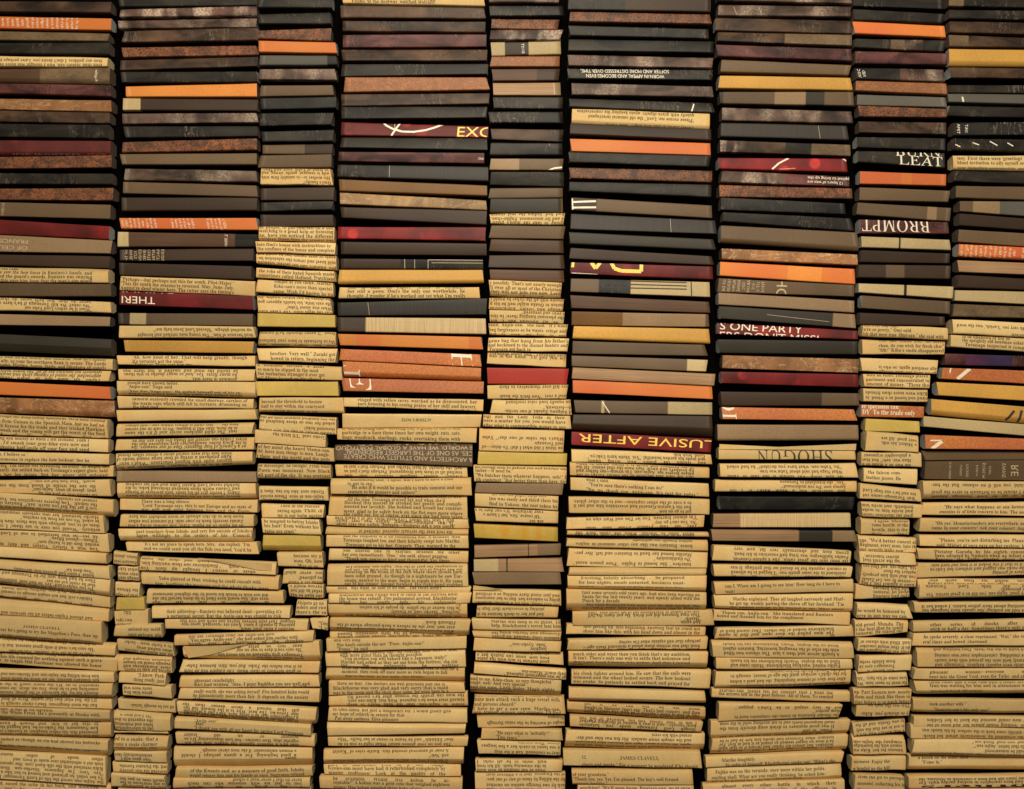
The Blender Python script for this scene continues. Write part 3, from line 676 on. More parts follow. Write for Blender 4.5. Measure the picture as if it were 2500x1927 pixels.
def L(r, g, b):
    f = lambda c: (c / 255 / 12.92) if c / 255 <= 0.04045 else ((c / 255 + 0.055) / 1.055) ** 2.4
    return (f(r), f(g), f(b))


# real base colours of the printed papers
BASE = dict(
    K=L(37, 32, 24), k=L(31, 29, 25), B=L(58, 41, 29), X=L(78, 44, 41), A=L(150, 104, 66), S=L(106, 86, 62),
    T=L(95, 76, 54), t=L(140, 114, 84), D=L(57, 42, 29), G=L(50, 45, 36), g=L(86, 82, 73), N=L(52, 47, 41),
    n=L(192, 164, 118), C=L(178, 156, 112), O=L(206, 121, 56), o=L(200, 98, 54), Q=L(208, 130, 58), Y=L(192, 145, 68),
    R=L(90, 25, 21), r=L(88, 38, 34), F=L(166, 56, 44), J=L(188, 114, 60), L=L(148, 90, 56), l=L(162, 106, 64), H=L(74, 55, 46),
    h=L(74, 56, 46), W=L(82, 59, 42), w=L(156, 122, 88), V=L(196, 166, 82), v=L(196, 160, 70), y=L(200, 150, 54),
    b=L(108, 76, 38), m=L(162, 128, 88), U=L(60, 46, 78), P=L(208, 178, 122))


def kind_colour(nb, k, vec):
    """the printed picture of one kind of paper: (colour, bump height)"""
    c = BASE[k]
    fine = nb.noise(vec, 900, 2.0)
    if k in 'KkBXhH':
        big = nb.noise(vec, 48, 4.0, 0.6, sx=0.5, sz=1.3, dist=0.8)
        out = nb.mul(c, nb.rng(big, 0.34, 0.70, 0.38, 1.65 if k in 'Kk' else 1.9, True))
        if k in 'BXH':
            out = nb.mix(nb.rng(nb.noise(vec, 55, 3.0, 0.5, sx=0.6), 0.5, 0.72, 0, 0.55), out, L(112, 62, 54) if k != 'B' else L(116, 86, 58))
        # pale creases and scratches of the photographed hide
        cr = nb.noise(vec, 75, 4.0, 0.7, sx=1.3, sz=0.35, dist=1.6)
        ln = nb.rng(nb.math('ABSOLUTE', nb.math('SUBTRACT', cr, 0.5)), 0.0, 0.012, 1.0, 0.0)
        gate = nb.rng(nb.noise(vec, 30, 2.0), 0.50, 0.66, 0.0, 0.55)
        out = nb.mix(nb.math('MULTIPLY', ln, gate), out, L(165, 148, 125))
        if k in 'Hh':
            hi = nb.rng(nb.noise(vec, 62 if k == 'H' else 40, 2.0, 0.5, sx=1.0, sz=0.5), 0.47, 0.66, 0.0, 1.0 if k == 'H' else 0.7, True)
            grain = nb.rng(nb.voro(vec, 620, sx=1, sz=1).outputs['Distance'], 0.1, 0.7, 1.0, 0.35)
            out = nb.mix(nb.math('MULTIPLY', hi, grain), out, L(196, 172, 150))
        h = nb.noise(vec, 700, 3.0)
        return nb.mul(out, nb.rng(fine, 0.3, 0.7, 0.86, 1.14)), h
    if k in 'Ll':
        ed = nb.voro(vec, 430, 'DISTANCE_TO_EDGE', sx=1.0, sz=1.1).outputs['Distance']
        wob = nb.noise(vec, 60, 4.0, 0.7, dist=1.0)
        e = nb.rng(nb.math('ADD', ed, nb.math('MULTIPLY', nb.math('SUBTRACT', wob, 0.5), 0.55)), -0.05, 0.42, 1.0, 0.0)
        patch = nb.rng(nb.noise(vec, 80, 4.0, 0.65, dist=1.5), 0.36, 0.62, 0.15, 0.95)
        dark = L(56, 41, 31) if k == 'L' else L(128, 84, 56)
        out = nb.mix(nb.math('MULTIPLY', e, patch), dark, c)
        return nb.mul(out, nb.rng(fine, 0.3, 0.7, 0.75, 1.25)), ed
    if k in 'Ww':
        g = nb.noise(vec, 30, 5.0, 0.75, sx=0.35, sz=34.0)
        g2 = nb.noise(vec, 18, 2.0)
        out = nb.mul(c, nb.rng(g, 0.3, 0.7, 0.62, 1.4))
        return nb.mul(out, nb.rng(g2, 0.3, 0.7, 0.85, 1.15)), g
    if k in 'Nn':
        g = nb.noise(vec, 30, 4.0, 0.7, sx=38.0, sz=0.8)
        g2 = nb.noise(vec, 30, 3.0, 0.7, sx=1.0, sz=34.0)
        out = nb.mul(c, nb.rng(g, 0.3, 0.7, 0.72, 1.32))
        return nb.mul(out, nb.rng(g2, 0.3, 0.7, 0.94, 1.06)), g
    if k in 'RUr':
        v = nb.voro(vec, 62, sy=0.01)
        spot = nb.rng(v.outputs['Distance'], 0.20, 0.34, 1.0, 0.0, True)
        v2 = nb.voro(vec, 30, sy=0.01)
        glow = nb.rng(v2.outputs['Distance'], 0.15, 0.75, 0.8, 0.0, True)
        pick = nb.rng(nb.noise(vec, 20, 1.0), 0.45, 0.62, 0.0, 0.85)
        out = nb.mix(glow, c, L(132, 30, 30) if k == 'R' else L(104, 42, 38) if k == 'r' else L(96, 40, 58))
        out = nb.mix(nb.math('MULTIPLY', spot, pick), out, L(196, 54, 50) if k == 'R' else L(140, 44, 40) if k == 'r' else L(58, 58, 112))
        out = nb.mul(out, nb.rng(nb.noise(vec, 35, 3.0), 0.3, 0.7, 0.55, 1.35))
        return nb.mul(out, nb.rng(fine, 0.3, 0.7, 0.9, 1.1)), fine
    if k == 'S':
        g = nb.noise(vec, 60, 5.0, 0.75, sx=0.8, sz=1.2)
        out = nb.mul(c, nb.rng(g, 0.32, 0.68, 0.6, 1.35))
        return nb.mul(out, nb.rng(fine, 0.3, 0.7, 0.8, 1.2)), g
    if k in 'Am':
        g = nb.noise(vec, 24, 5.0, 0.7, sx=1.0, sz=0.55, dist=1.8)
        out = nb.mix(nb.rng(g, 0.35, 0.66, 0.0, 1.0), nb.mul(c, 0.6), nb.mul(c, 1.3))
        vn = nb.noise(vec, 40, 4.0, 0.6, sx=0.7, sz=1.6, dist=2.0)
        ln = nb.rng(nb.math('ABSOLUTE', nb.math('SUBTRACT', vn, 0.5)), 0.0, 0.02, 0.45, 0.0)
        out = nb.mix(ln, out, L(216, 188, 144))
        return nb.mul(out, nb.rng(fine, 0.3, 0.7, 0.85, 1.15)), g
    if k in 'J':
        g = nb.voro(vec, 620, sx=1, sz=1).outputs['Distance']
        out = nb.mul(c, nb.rng(g, 0.1, 0.7, 1.14, 0.82))
        out = nb.mix(nb.rng(nb.noise(vec, 12, 2.0), 0.42, 0.62, 0, 0.8), out, nb.mul(L(176, 98, 62), nb.rng(g, 0.1, 0.7, 1.1, 0.85)))
        return out, g
    if k in 'Oo':
        out = nb.mix(nb.rng(nb.noise(vec, 11, 2.0, 0.5, sx=1.0, sz=0.3), 0.38, 0.62, 0.0, 0.85), c, BASE['o'] if k == 'O' else BASE['O'])
        return nb.mul(out, nb.rng(fine, 0.3, 0.7, 0.94, 1.06)), fine
    if k in 'Vvy':
        cr = nb.noise(vec, 55, 4.0, 0.7, dist=2.0)
        ln = nb.rng(nb.math('ABSOLUTE', nb.math('SUBTRACT', cr, 0.5)), 0.0, 0.015, 0.35, 0.0)
        out = nb.mix(ln, c, L(226, 206, 130))
        out = nb.mul(out, nb.rng(nb.noise(vec, 25, 2.0), 0.3, 0.7, 0.9, 1.08))
        return nb.mul(out, nb.rng(fine, 0.3, 0.7, 0.95, 1.05)), fine
    big = nb.noise(vec, 14, 2.0, 0.5, sz=0.5)
    out = nb.mul(c, nb.rng(big, 0.3, 0.7, 0.84, 1.16))
    return nb.mul(out, nb.rng(fine, 0.3, 0.7, 0.90, 1.10)), fine


MATS = {}


def sheet_material(segs):
    """magazine paper with one or more printed fields side by side: segs = [(kind, end fraction)]"""
    key = tuple(segs)
    if key in MATS:
        return MATS[key]
    m, nt, bsdf = new_mat('magazine_paper')
    nb = NB(nt)
    tc = nb.n('ShaderNodeTexCoord')
    oi = nb.n('ShaderNodeObjectInfo')
    off = nb.n('ShaderNodeVectorMath', operation='SCALE')
    off.inputs[0].default_value = (13.1, 0.0, 7.3)
    nb.link(oi.outputs['Random'], off.inputs['Scale'])
    add = nb.n('ShaderNodeVectorMath', operation='ADD')
    nb.link(tc.outputs['Object'], add.inputs[0])
    nb.link(off.outputs[0], add.inputs[1])
    vec = add.outputs[0]
    sep = nb.n('ShaderNodeSeparateXYZ')
    nb.link(tc.outputs['Generated'], sep.inputs[0])
    gx = sep.outputs[0]
    c, h = kind_colour(nb, segs[0][0], vec)
    for i in range(1, len(segs)):
        c2, h2 = kind_colour(nb, segs[i][0], vec)
        e = segs[i - 1][1]
        f = nb.rng(gx, e - 0.004, e + 0.004, 0.0, 1.0)
        c = nb.mix(f, c, c2)
    tone = nb.rng(oi.outputs['Random'], 0, 1, 0.80, 1.10)
    c = nb.mul(c, tone)
    nb.link(c, bsdf.inputs['Base Color'])
    bsdf.inputs['Roughness'].default_value = 0.52
    bsdf.inputs['Specular IOR Level'].default_value = 0.22
    bp = nb.n('ShaderNodeBump')
    bp.inputs['Strength'].default_value = 0.25
    bp.inputs['Distance'].default_value = 0.0002
    nb.link(nb.noise(vec, 260, 4.0, 0.6), bp.inputs['Height'])
    nb.link(bp.outputs[0], bsdf.inputs['Normal'])
    MATS[key] = m
    return m


def page_material():
    m, nt, bsdf = new_mat('aged_book_paper')
    nb = NB(nt)
    tc = nb.n('ShaderNodeTexCoord')
    oi = nb.n('ShaderNodeObjectInfo')
    off = nb.n('ShaderNodeVectorMath', operation='SCALE')
    off.inputs[0].default_value = (11.0, 3.0, 5.7)
    nb.link(oi.outputs['Random'], off.inputs['Scale'])
    add = nb.n('ShaderNodeVectorMath', operation='ADD')
    nb.link(tc.outputs['Object'], add.inputs[0])
    nb.link(off.outputs[0], add.inputs[1])
    vec = add.outputs[0]
    a = nb.mix(nb.rng(oi.outputs['Random'], 0, 1, 0.0, 1.0), L(220, 190, 132), L(194, 166, 112))
    # the page margins have browned more than the middle of the sheet
    blot = nb.rng(nb.noise(vec, 16, 4.0, 0.6), 0.44, 0.72, 0.0, 0.5)
    a = nb.mix(blot, a, L(198, 156, 96))
    fade = nb.n('ShaderNodeSeparateXYZ')
    nb.link(tc.outputs['Generated'], fade.inputs[0])
    # margins of the old pages are browner than the printed middle
    ex = nb.math('ABSOLUTE', nb.math('SUBTRACT', fade.outputs[0], 0.5))
    a = nb.mix(nb.rng(nb.math('ADD', ex, nb.math('MULTIPLY', nb.math('SUBTRACT', nb.noise(vec, 9, 1.0), 0.5), 0.5)), 0.36, 0.54, 0.0, 0.5, True), a, L(208, 162, 98))
    a = nb.mul(a, nb.rng(nb.noise(vec, 1100, 2.0), 0.3, 0.7, 0.90, 1.09))
    a = nb.mul(a, nb.rng(nb.noise(vec, 120, 3.0), 0.3, 0.7, 0.965, 1.03))
    sp = nb.rng(nb.voro(vec, 70).outputs['Distance'], 0.0, 0.035, 0.5, 0.0)
    a = nb.mix(nb.math('MULTIPLY', sp, nb.rng(nb.noise(vec, 40, 1.0), 0.5, 0.6, 0, 1)), a, L(120, 84, 48))
    nb.link(a, bsdf.inputs['Base Color'])
    bsdf.inputs['Roughness'].default_value = 0.85
    bsdf.inputs['Specular IOR Level'].default_value = 0.2
    bp = nb.n('ShaderNodeBump')
    bp.inputs['Strength'].default_value = 0.35
    bp.inputs['Distance'].default_value = 0.0002
    nb.link(nb.noise(vec, 420, 5.0, 0.65), bp.inputs['Height'])
    nb.link(bp.outputs[0], bsdf.inputs['Normal'])
    return m


def end_material(name, c1, c2):
    """the cut end of a folded strip: the layers of sheet lie one behind the other"""
    m, nt, bsdf = new_mat(name)
    nb = NB(nt)
    tc = nb.n('ShaderNodeTexCoord')
    g = nb.noise(tc.outputs['Object'], 30, 4.0, 0.8, sx=0.3, sy=60.0, sz=1.6)
    c = nb.mix(nb.rng(g, 0.38, 0.62, 0.0, 1.0), c1, c2)
    nb.link(c, bsdf.inputs['Base Color'])
    bsdf.inputs['Roughness'].default_value = 0.9
    bp = nb.n('ShaderNodeBump')
    bp.inputs['Strength'].default_value = 0.7
    bp.inputs['Distance'].default_value = 0.0004
    nb.link(g, bp.inputs['Height'])
    nb.link(bp.outputs[0], bsdf.inputs['Normal'])
    return m


def flat_mat(name, c, rough=0.7):
    m, nt, bsdf = new_mat(name)
    nb = NB(nt)
    tc = nb.n('ShaderNodeTexCoord')
    x = nb.mul(c, nb.rng(nb.noise(tc.outputs['Object'], 1500, 2.0), 0.3, 0.7, 0.75, 1.3))
    nb.link(x, bsdf.inputs['Base Color'])
    bsdf.inputs['Roughness'].default_value = rough
    return m


PAGE = page_material()
INK = flat_mat('black_print', L(44, 33, 23), 0.8)
INKS = {'': INK, 'k': flat_mat('dark_print', L(44, 38, 34)), 'w': flat_mat('white_print', L(226, 214, 190), 0.5),
        'y': flat_mat('yellow_print', L(244, 200, 80), 0.5), 'd': flat_mat('faint_print', L(182, 160, 126), 0.5), 'f': flat_mat('dim_print', L(104, 76, 66), 0.5),
        'D': flat_mat('shadowed_title_print', L(52, 46, 42))}  # D is the near-black ink of the large title capitals
END_PAGE = end_material('page_edges', L(120, 108, 78), L(206, 184, 136))
END_DARK = end_material('printed_edges', L(40, 32, 28), L(86, 66, 50))
END_WHITE = end_material('white_edges', L(104, 108, 108), L(160, 162, 156))

# ------------------------------------------------------------------ lettering
GL = {}


def to_char(c, style):
    o = ord(c)
    if style == 'b':      # bold roman letters
        if 'A' <= c <= 'Z': return chr(0x1D400 + o - 65)
        if 'a' <= c <= 'z': return chr(0x1D41A + o - 97)
        if '0' <= c <= '9': return chr(0x1D7CE + o - 48)
    if style == 'r':      # roman letters from the slanted ones, straightened below
        if 'A' <= c <= 'Z': return chr(0x1D434 + o - 65)
        if 'a' <= c <= 'z' and c != 'h': return chr(0x1D44E + o - 97)
    return c


def text_mesh(body, res):
    cu = bpy.data.curves.new('glyph', 'FONT')
    cu.body = body
    cu.resolution_u = res
    ob = bpy.data.objects.new('glyph', cu)
    me = bpy.data.meshes.new_from_object(ob)
    n = len(me.vertices)
    co = np.empty(n * 3)
    me.vertices.foreach_get('co', co)
    me.calc_loop_triangles()
    tr = np.empty(len(me.loop_triangles) * 3, dtype=np.int64)
    me.loop_triangles.foreach_get('vertices', tr)
    bpy.data.meshes.remove(me)
    bpy.data.objects.remove(ob)
    bpy.data.curves.remove(cu)
    return co.reshape(-1, 3)[:, :2], tr.reshape(-1, 3)


def glyph(c, style, res):
    key = (c, style, res)
    if key not in GL:
        g = to_char(c, style)
        if c == ' ':
            GL[key] = (np.zeros((0, 2)), np.zeros((0, 3), dtype=np.int64), 0.26)
        else:
            v, t = text_mesh(g, res)
            w, _ = text_mesh(g + 'I', 1)
            i0, _ = text_mesh('I', 1)
            adv = w[:, 0].max() - i0[:, 0].max() if len(w) else 0.5
            v = v.copy()
            if style == 'r' and to_char(c, style) != c:
                v[:, 0] -= v[:, 1] * math.tan(math.radians(15.5))
                adv += 0.03
            if style == 'b':
                v[:, 0] *= 0.9
                adv *= 0.92
            GL[key] = (v, t, adv)
    return GL[key]


def layout(txt, style, em, res, width=None):
    """triangles of one line, origin at its left end on the baseline; em and width in sheet units"""
    gs = [glyph(c, style, res) for c in txt]
    nat = sum(g[2] for g in gs) * em
    sx, extra = 1.0, 0.0
    nsp = txt.strip().count(' ')
    if width:
        sx = width / max(nat, 1e-6)
        if nsp:
            lo, hi = 0.86, 1.10
            s2 = min(max(sx, lo), hi)
            extra = (width - nat * s2) / nsp
            if extra < -0.12 * em:
                extra = -0.12 * em
                s2 = (width - extra * nsp) / nat
            sx = s2
    V, T, x, n = [], [], 0.0, 0
    for c, g in zip(txt, gs):
        if len(g[0]):
            v = g[0] * em
            v = np.column_stack((v[:, 0] * sx + x, v[:, 1]))
            V.append(v)
            T.append(g[1] + n)
            n += len(v)
        x += g[2] * em * sx + (extra if c == ' ' else 0)
    if not V:
        return np.zeros((0, 2)), np.zeros((0, 3), dtype=np.int64), x
    return np.vstack(V), np.vstack(T), x


def clip_tris(V, T, planes):
    """cut triangles (2D points) by half planes a.x <= b; returns points and polygons"""
    if not len(T):
        return np.zeros((0, 2)), []
    D = np.stack([V @ np.array(a) - b for a, b in planes])       # signed distances
    inside = (D <= 0).all(axis=0)
    whole = inside[T].all(axis=1)
    outp = D > 0
    gone = outp[:, T].all(axis=2).any(axis=0)
    keep = T[whole]
    used, inv = np.unique(keep, return_inverse=True)
    pts = [V[used]]
    faces = [tuple(f) for f in inv.reshape(-1, 3).tolist()]
    n = len(used)
    for t in T[~whole & ~gone]:
        poly = [V[i] for i in t]
        for a, b in planes:
            a = np.array(a)
            new = []
            for i in range(len(poly)):
                p, q = poly[i], poly[(i + 1) % len(poly)]
                dp, dq = p @ a - b, q @ a - b
                if dp <= 0: new.append(p)
                if (dp < 0) != (dq < 0) and dp != dq:
                    new.append(p + (q - p) * (dp / (dp - dq)))
            poly = new
            if len(poly) < 3:
                break
        if len(poly) >= 3:
            pts.append(np.array(poly)); faces.append(tuple(range(n, n + len(poly))))
            n += len(poly)
    return np.vstack(pts), faces


# ------------------------------------------------------------------ the layout sheet
def parse():
    rows, ox, oy, scl, cn = [], 0, 0, 1, 0
    for ln in DATA.split('\n'):
        ln = ln.rstrip('\n')
        if not ln.strip():
            continue
        if ln[0] == '@':
            ox, oy, scl = [float(v) for v in ln[1:].split()]
            continue
        if ln[0] == 'C' and ln[1] == ' ':
            cn = int(ln[2:])
            continue
        items = ln.split(';')
        h = items[0].split()
        xl, xr, tl, bl, tr, br = [float(v) for v in h[:6]]
        kind = h[6]
        a = d = 0.0
        segs = None
        i = 7
        while i < len(h):
            if h[i][0] == 'a': a = float(h[i][1:])
            elif h[i][0] == 'd' and h[i] != 'd': d = float(h[i][1:])
            elif h[i] == 'seg':
                segs = h[i + 1]; i += 1
            i += 1
        X = lambda v: ox + v / scl
        Y = lambda v: oy + v / scl
        r = dict(col=cn, xl=X(xl), xr=X(xr), tl=Y(tl), bl=Y(bl), tr=Y(tr), br=Y(br), kind=kind, a=a, d=d)
        if segs:
            acc, out = 0.0, []
            for p in segs.split(','):
                k = p[0]
                if len(p) > 1:
                    w = float(p[1:])
                    # fields given as widths; a field given last takes the rest
                    acc += w
                    out.append((k, acc))
                else:
                    out.append((k, 1.0))
            r['segs'] = out
        else:
            r['segs'] = [(kind if kind in BASE else 'T', 1.0)]
        its = []
        for it in items[1:]:
            head, *lines = it.split('|')
            q = head.split()
            c = q[0]
            if c in 'ui':
                x0, x1 = X(float(q[1])), X(float(q[2]))
                fr = [float(v) for v in q[3].split(',')]
                for k, lt in enumerate(lines):
                    its.append(('line', c, x0, x1, fr[min(k, len(fr) - 1)] + (0 if k < len(fr) else 0.35 * (k - len(fr) + 1)), lt))
            elif c in '^w':
                its.append(('vert', c, X(float(q[1])), X(float(q[2])), lines))
            elif c in 'UI':
                st = q[5] if len(q) > 5 else 'n'
                its.append(('big', c, X(float(q[1])), X(float(q[2])), float(q[3]), float(q[4]) / scl, st, lines[0]))
            elif c == 'Z':
                its.append(('turn', X(float(q[1])), float(q[2]), float(q[3]) / scl, q[4], lines[0]))
            elif c == 'F':
                its.append(('flap', [(X(float(p.split(',')[0])), Y(float(p.split(',')[1]))) for p in lines[0].split()]))
            elif c == '#':
                pts = [tuple(float(v) for v in p.split(',')) for p in lines[0].split()]
                its.append(('stroke', float(q[1]) / scl, q[2] if len(q) > 2 else 'w', [(X(x), Y(y)) for x, y in pts]))
        r['items'] = its
        rows.append(r)
    return rows


rows = parse()
for r in rows:                      # strips that the picture cuts off run on past it
    if r['xl'] <= 2:
        k = (r['tr'] - r['tl']) / (r['xr'] - r['xl']); kb = (r['br'] - r['bl']) / (r['xr'] - r['xl'])
        r['xl'] -= 40; r['tl'] -= 40 * k; r['bl'] -= 40 * kb
    if r['xr'] >= 2498:
        k = (r['tr'] - r['tl']) / (r['xr'] - r['xl']); kb = (r['br'] - r['bl']) / (r['xr'] - r['xl'])
        r['xr'] += 60; r['tr'] += 60 * k; r['br'] += 60 * kb


# ------------------------------------------------------------------ building one folded strip
PITCH = 11.6


def build(r, idx):
    rg = random.Random(1000 + idx)
    page = r['kind'] == 'P'
    name = 'page_strip' if r['kind'] in 'PVv' else 'magazine_strip'
    xl, xr, tl, bl, tr, br = (r[k] for k in ('xl', 'xr', 'tl', 'bl', 'tr', 'br'))
    W = xr - xl
    ang = math.atan2(-((tr + br) / 2 - (tl + bl) / 2), W)       # slope of the strip (z up)
    cx, cy = (xl + xr) / 2, (tl + tr + bl + br) / 4
    hm = ((bl - tl) + (br - tr)) / 2
    front = rg.uniform(-9, 7) if page else rg.uniform(-5, 5)                                     # how far it stands out, sheet units
    depth = rg.uniform(38, 52) if page else rg.uniform(40, 50)
    tilt = rg.gauss(0, 0.10 if page else 0.06)
    tl += 0.5; tr += 0.5; bl -= 0.7; br -= 0.7
    hm -= 1.2
    yaw = rg.gauss(0, 0.006)
    amp = (2.1 if page else 0.6) * rg.uniform(0.5, 1.2)
    ph = [rg.uniform(0, 6.28) for _ in range(6)]
    fold_l, fold_r = rg.gauss(0, 3.0 if page else 1.2), rg.gauss(0, 3.0 if page else 1.2)
    bow = rg.gauss(0, 1.2 if page else 0.5)
    a, d = r['a'], r['d']
    ca, sa = math.cos(ang), math.sin(ang)

    def edge_top(t):
        return tl + (tr - tl) * t + 0.5 * amp * np.sin(3.1 * t + ph[0]) + 0.22 * amp * np.sin(9 * t + ph[1])

    def edge_bot(t):
        return bl + (br - bl) * t + 0.5 * amp * np.sin(2.7 * t + ph[2]) + 0.22 * amp * np.sin(11 * t + ph[3])

    # profile knots (v, depth): v 0 at the top edge of what shows, 1 at the bottom
    rad = (1.7 if page else 1.2) * rg.uniform(0.7, 1.3)
    e = min(rad * 1.9 / max(hm, 8), 0.24)
    belly = (1.6 if page else 0.5) * rg.uniform(0.2, 1.3)
    P = [(0.0, rad), (e * 0.14, rad * 0.62), (e * 0.4, rad * 0.26), (e * 0.72, rad * 0.07), (e, 0.0)]
    if a:
        P = [(0.0, a * hm * 0.9), (a - 0.014, 0.5), (a + 0.014, 0.0)]
    if d:
        P += [(1 - d - 0.014, 0.0), (1 - d + 0.014, 0.5), (1.0, d * hm * 0.75)]
    else:
        P += [(1 - e, 0.0), (1 - e * 0.72, rad * 0.07), (1 - e * 0.4, rad * 0.26), (1 - e * 0.14, rad * 0.62), (1.0, rad)]
    if a and d and a + d > 0.95:
        P = [(0.0, a * hm), (a, 0.0), (1.0, d * hm)]
    P = sorted(P)
    pv = np.array([p[0] for p in P]); pd = np.array([p[1] for p in P])
    slope = tilt * hm
    vk = np.array(sorted(set([round(float(x), 5) for x in pv] + [0.3, 0.4, 0.5, 0.6, 0.7])))
    belly_k = belly * np.sin(math.pi * vk)

    def dep(t, v):
        return (front + np.interp(v, pv, pd) - np.interp(v, vk, belly_k) + slope * (v - 0.5) + yaw * W * (t - 0.5)
                + bow * np.sin(math.pi * t) + 0.35 * amp * np.sin(5 * t + ph[4]) + 0.45 * amp * np.sin(13 * t + ph[5]) * (v - 0.3) + fold_l * np.exp(-t * 14) * (v - 0.5) + fold_r * np.exp(-(1 - t) * 14) * (v - 0.5))

    def loc(X, Y, Dp):
        """sheet point to the strip's own space, metres"""
        x, z = (X - cx), -(Y - cy)
        return ((x * ca + z * sa) * S, Dp * S, (-x * sa + z * ca) * S + hm * S / 2)

    skl, skr = rg.gauss(0, 1.7), rg.gauss(0, 1.7)

    def surf(t, v, off=0.0):
        Yt, Yb = edge_top(t), edge_bot(t)
        X = xl + W * t + (skl * (1 - t) + skr * t) * (v - 0.5) * 2
        return loc(X, Yt + (Yb - Yt) * v, dep(t, v) - off)

    NX = max(8, int(W / 14))
    vv = [float(x) for x in vk]
    verts, faces, mats = [], [], []
    back = front + depth
    NR = len(vv) + 4
    for i in range(NX + 1):
        t = i / NX
        ring = [surf(t, v) for v in vv]
        Yt, Yb = edge_top(t), edge_bot(t)
        X = xl + W * t
        g = hm * 0.16
        d0t, d0b = dep(t, 0.0), dep(t, 1.0)
        # lower edge going back, then the back, then the upper edge coming forward
        ring.append(loc(X, Yb + 0.4, d0b + (back - d0b) * 0.45))
        ring.append(loc(X, Yb - g, back))
        ring.append(loc(X, Yt + g, back))
        ring.append(loc(X, Yt - 0.4, d0t + (back - d0t) * 0.45))
        verts += ring
    for i in range(NX):
        for j in range(NR):
            A = i * NR + j
            B = i * NR + (j + 1) % NR
            faces.append((A, B, B + NR, A + NR)); mats.append(0)
    seen_right = cx < 1250
    near, far_ = (NX, 0) if seen_right else (0, NX)
    fr = tuple(far_ * NR + j for j in range(NR))
    faces.append(fr if far_ == 0 else fr[::-1]); mats.append(0)
    cap = [verts[near * NR + j] for j in range(NR)]

    # ---- print on the sheet
    slots = [PAGE if page else sheet_material(r['segs'])]
    smap = {}

    def slot(m):
        if m.name not in smap:
            smap[m.name] = len(slots); slots.append(m)
        return smap[m.name]

    def put(V2, T, m, fine=False):
        """V2: sheet points (X, v)"""
        if not len(T):
            return
        kk = []
        if a: kk += [a - 0.014, a + 0.014]
        else: kk += [e * 0.4, e]
        if d: kk += [1 - d - 0.014, 1 - d + 0.014]
        else: kk += [1 - e, 1 - e * 0.4]
        knots = [0.02] + sorted(x for x in kk if 0.03 < x < 0.97) + [0.98]
        if fine:
            knots = [0.02] + [x for x in vv if 0.03 < x < 0.97] + [0.98]
        vmin, vmax = V2[:, 1].min(), V2[:, 1].max()
        xb = [xl + W * q / NX for q in range(NX + 1)] if fine else [xl, xr]
        xb[0] += 1.0; xb[-1] -= 1.0
        xmin, xmax = V2[:, 0].min(), V2[:, 0].max()
        for lo, hi in zip(knots[:-1], knots[1:]):
            if hi < vmin or lo > vmax:
                continue
            for xa, xz in zip(xb[:-1], xb[1:]):
                if xa > xmax or xz < xmin:
                    continue
                pl = [((0, 1), hi), ((0, -1), -lo), ((1, 0), xz), ((-1, 0), -xa)]
                ov, of = clip_tris(V2, T, pl)
                if not len(ov):
                    continue
                k = len(verts); sl = slot(m)
                sx_, sy_, sz_ = surf((ov[:, 0] - xl) / W, np.clip(ov[:, 1], 0, 1), 0.3 if fine else 0.5)
                verts.extend(zip(sx_.tolist(), sy_.tolist(), sz_.tolist()))
                for f in of:
                    faces.append(tuple(k + q for q in f)); mats.append(sl)

    def vline(X, f, dy, squash=1.0):
        t = np.clip((X - xl) / W, 0, 1)
        h = (bl - tl) * (1 - t) + (br - tr) * t
        return f + dy * squash / h

    def fore(f):
        return 0.62 if (a and f < a) or (d and f > 1 - d) else 1.0

    dark_ground = not (r['kind'] in 'PVv')
    for it in r['items']:
        if it[0] == 'line':
            _, mode, x0, x1, f, txt = it
            nat = txt.startswith('~')
            txt = txt.lstrip('~')
            em = 12.1
            V, T, wd = layout(txt, 'b', em, 1, None if nat else (x1 - x0))
            if nat:
                k = len(txt) * 0.0 + 1.0
                V = V.copy()
            if not len(V):
                continue
            xh = 0.23 * em                                         # half of the x height
            sq = fore(f)
            if mode == 'u':
                X = x0 + V[:, 0]; dy = -(V[:, 1] - xh)
            else:
                X = x1 - V[:, 0]; dy = (V[:, 1] - xh)
            put(np.column_stack((X, vline(X, f, dy, sq))), T, INK)
        elif it[0] == 'vert':
            _, mode, x0, x1, lines = it
            n = len(lines)
            for k, txt in enumerate(lines):
                xc = x0 + (x1 - x0) * (k + 0.5) / n
                em = min(10.5, (x1 - x0) / n * 0.95) if n > 1 else 9.5
                V, T, wd = layout(txt, 'n', em, 1)
                if not len(V):
                    continue
                sgn = 1 if mode == '^' else -1
                X = xc + sgn * (V[:, 1] - 0.3 * em)
                dy = -sgn * (V[:, 0] - wd / 2)
                put(np.column_stack((X, vline(X, 0.5, dy))), T, INKS['w'] if r['kind'] in 'OoFCKkM' or 'OFFEE' in txt else INKS['d'])
        elif it[0] == 'big':
            _, mode, x0, x1, f, hc, st, txt = it
            style = ('b' if hc < 12 else 'r') if 'r' in st else 'n'
            em = hc / 0.70 * 0.98
            gs = layout(txt, style, em, 3, None)
            sx = (x1 - x0) / max(gs[2], 1e-6)
            V, T = gs[0].copy(), gs[1]
            V[:, 0] *= sx
            half = 0.34 * em
            if mode == 'U':
                X = x0 + V[:, 0]; dy = -(V[:, 1] - half)
            else:
                X = x1 - V[:, 0]; dy = (V[:, 1] - half)
            m = INKS['y'] if 'y' in st else INKS['d'] if r['kind'] in 'TDt' else INKS['w']
            if page:
                m = INK if hc < 20 else INKS['D']
            if 'd' in st and not page:
                m = INKS['f'] if r['kind'] == 'r' else INKS['w']
            put(np.column_stack((X, vline(X, f, dy, fore(f)))), T, m, True)
        elif it[0] == 'turn':
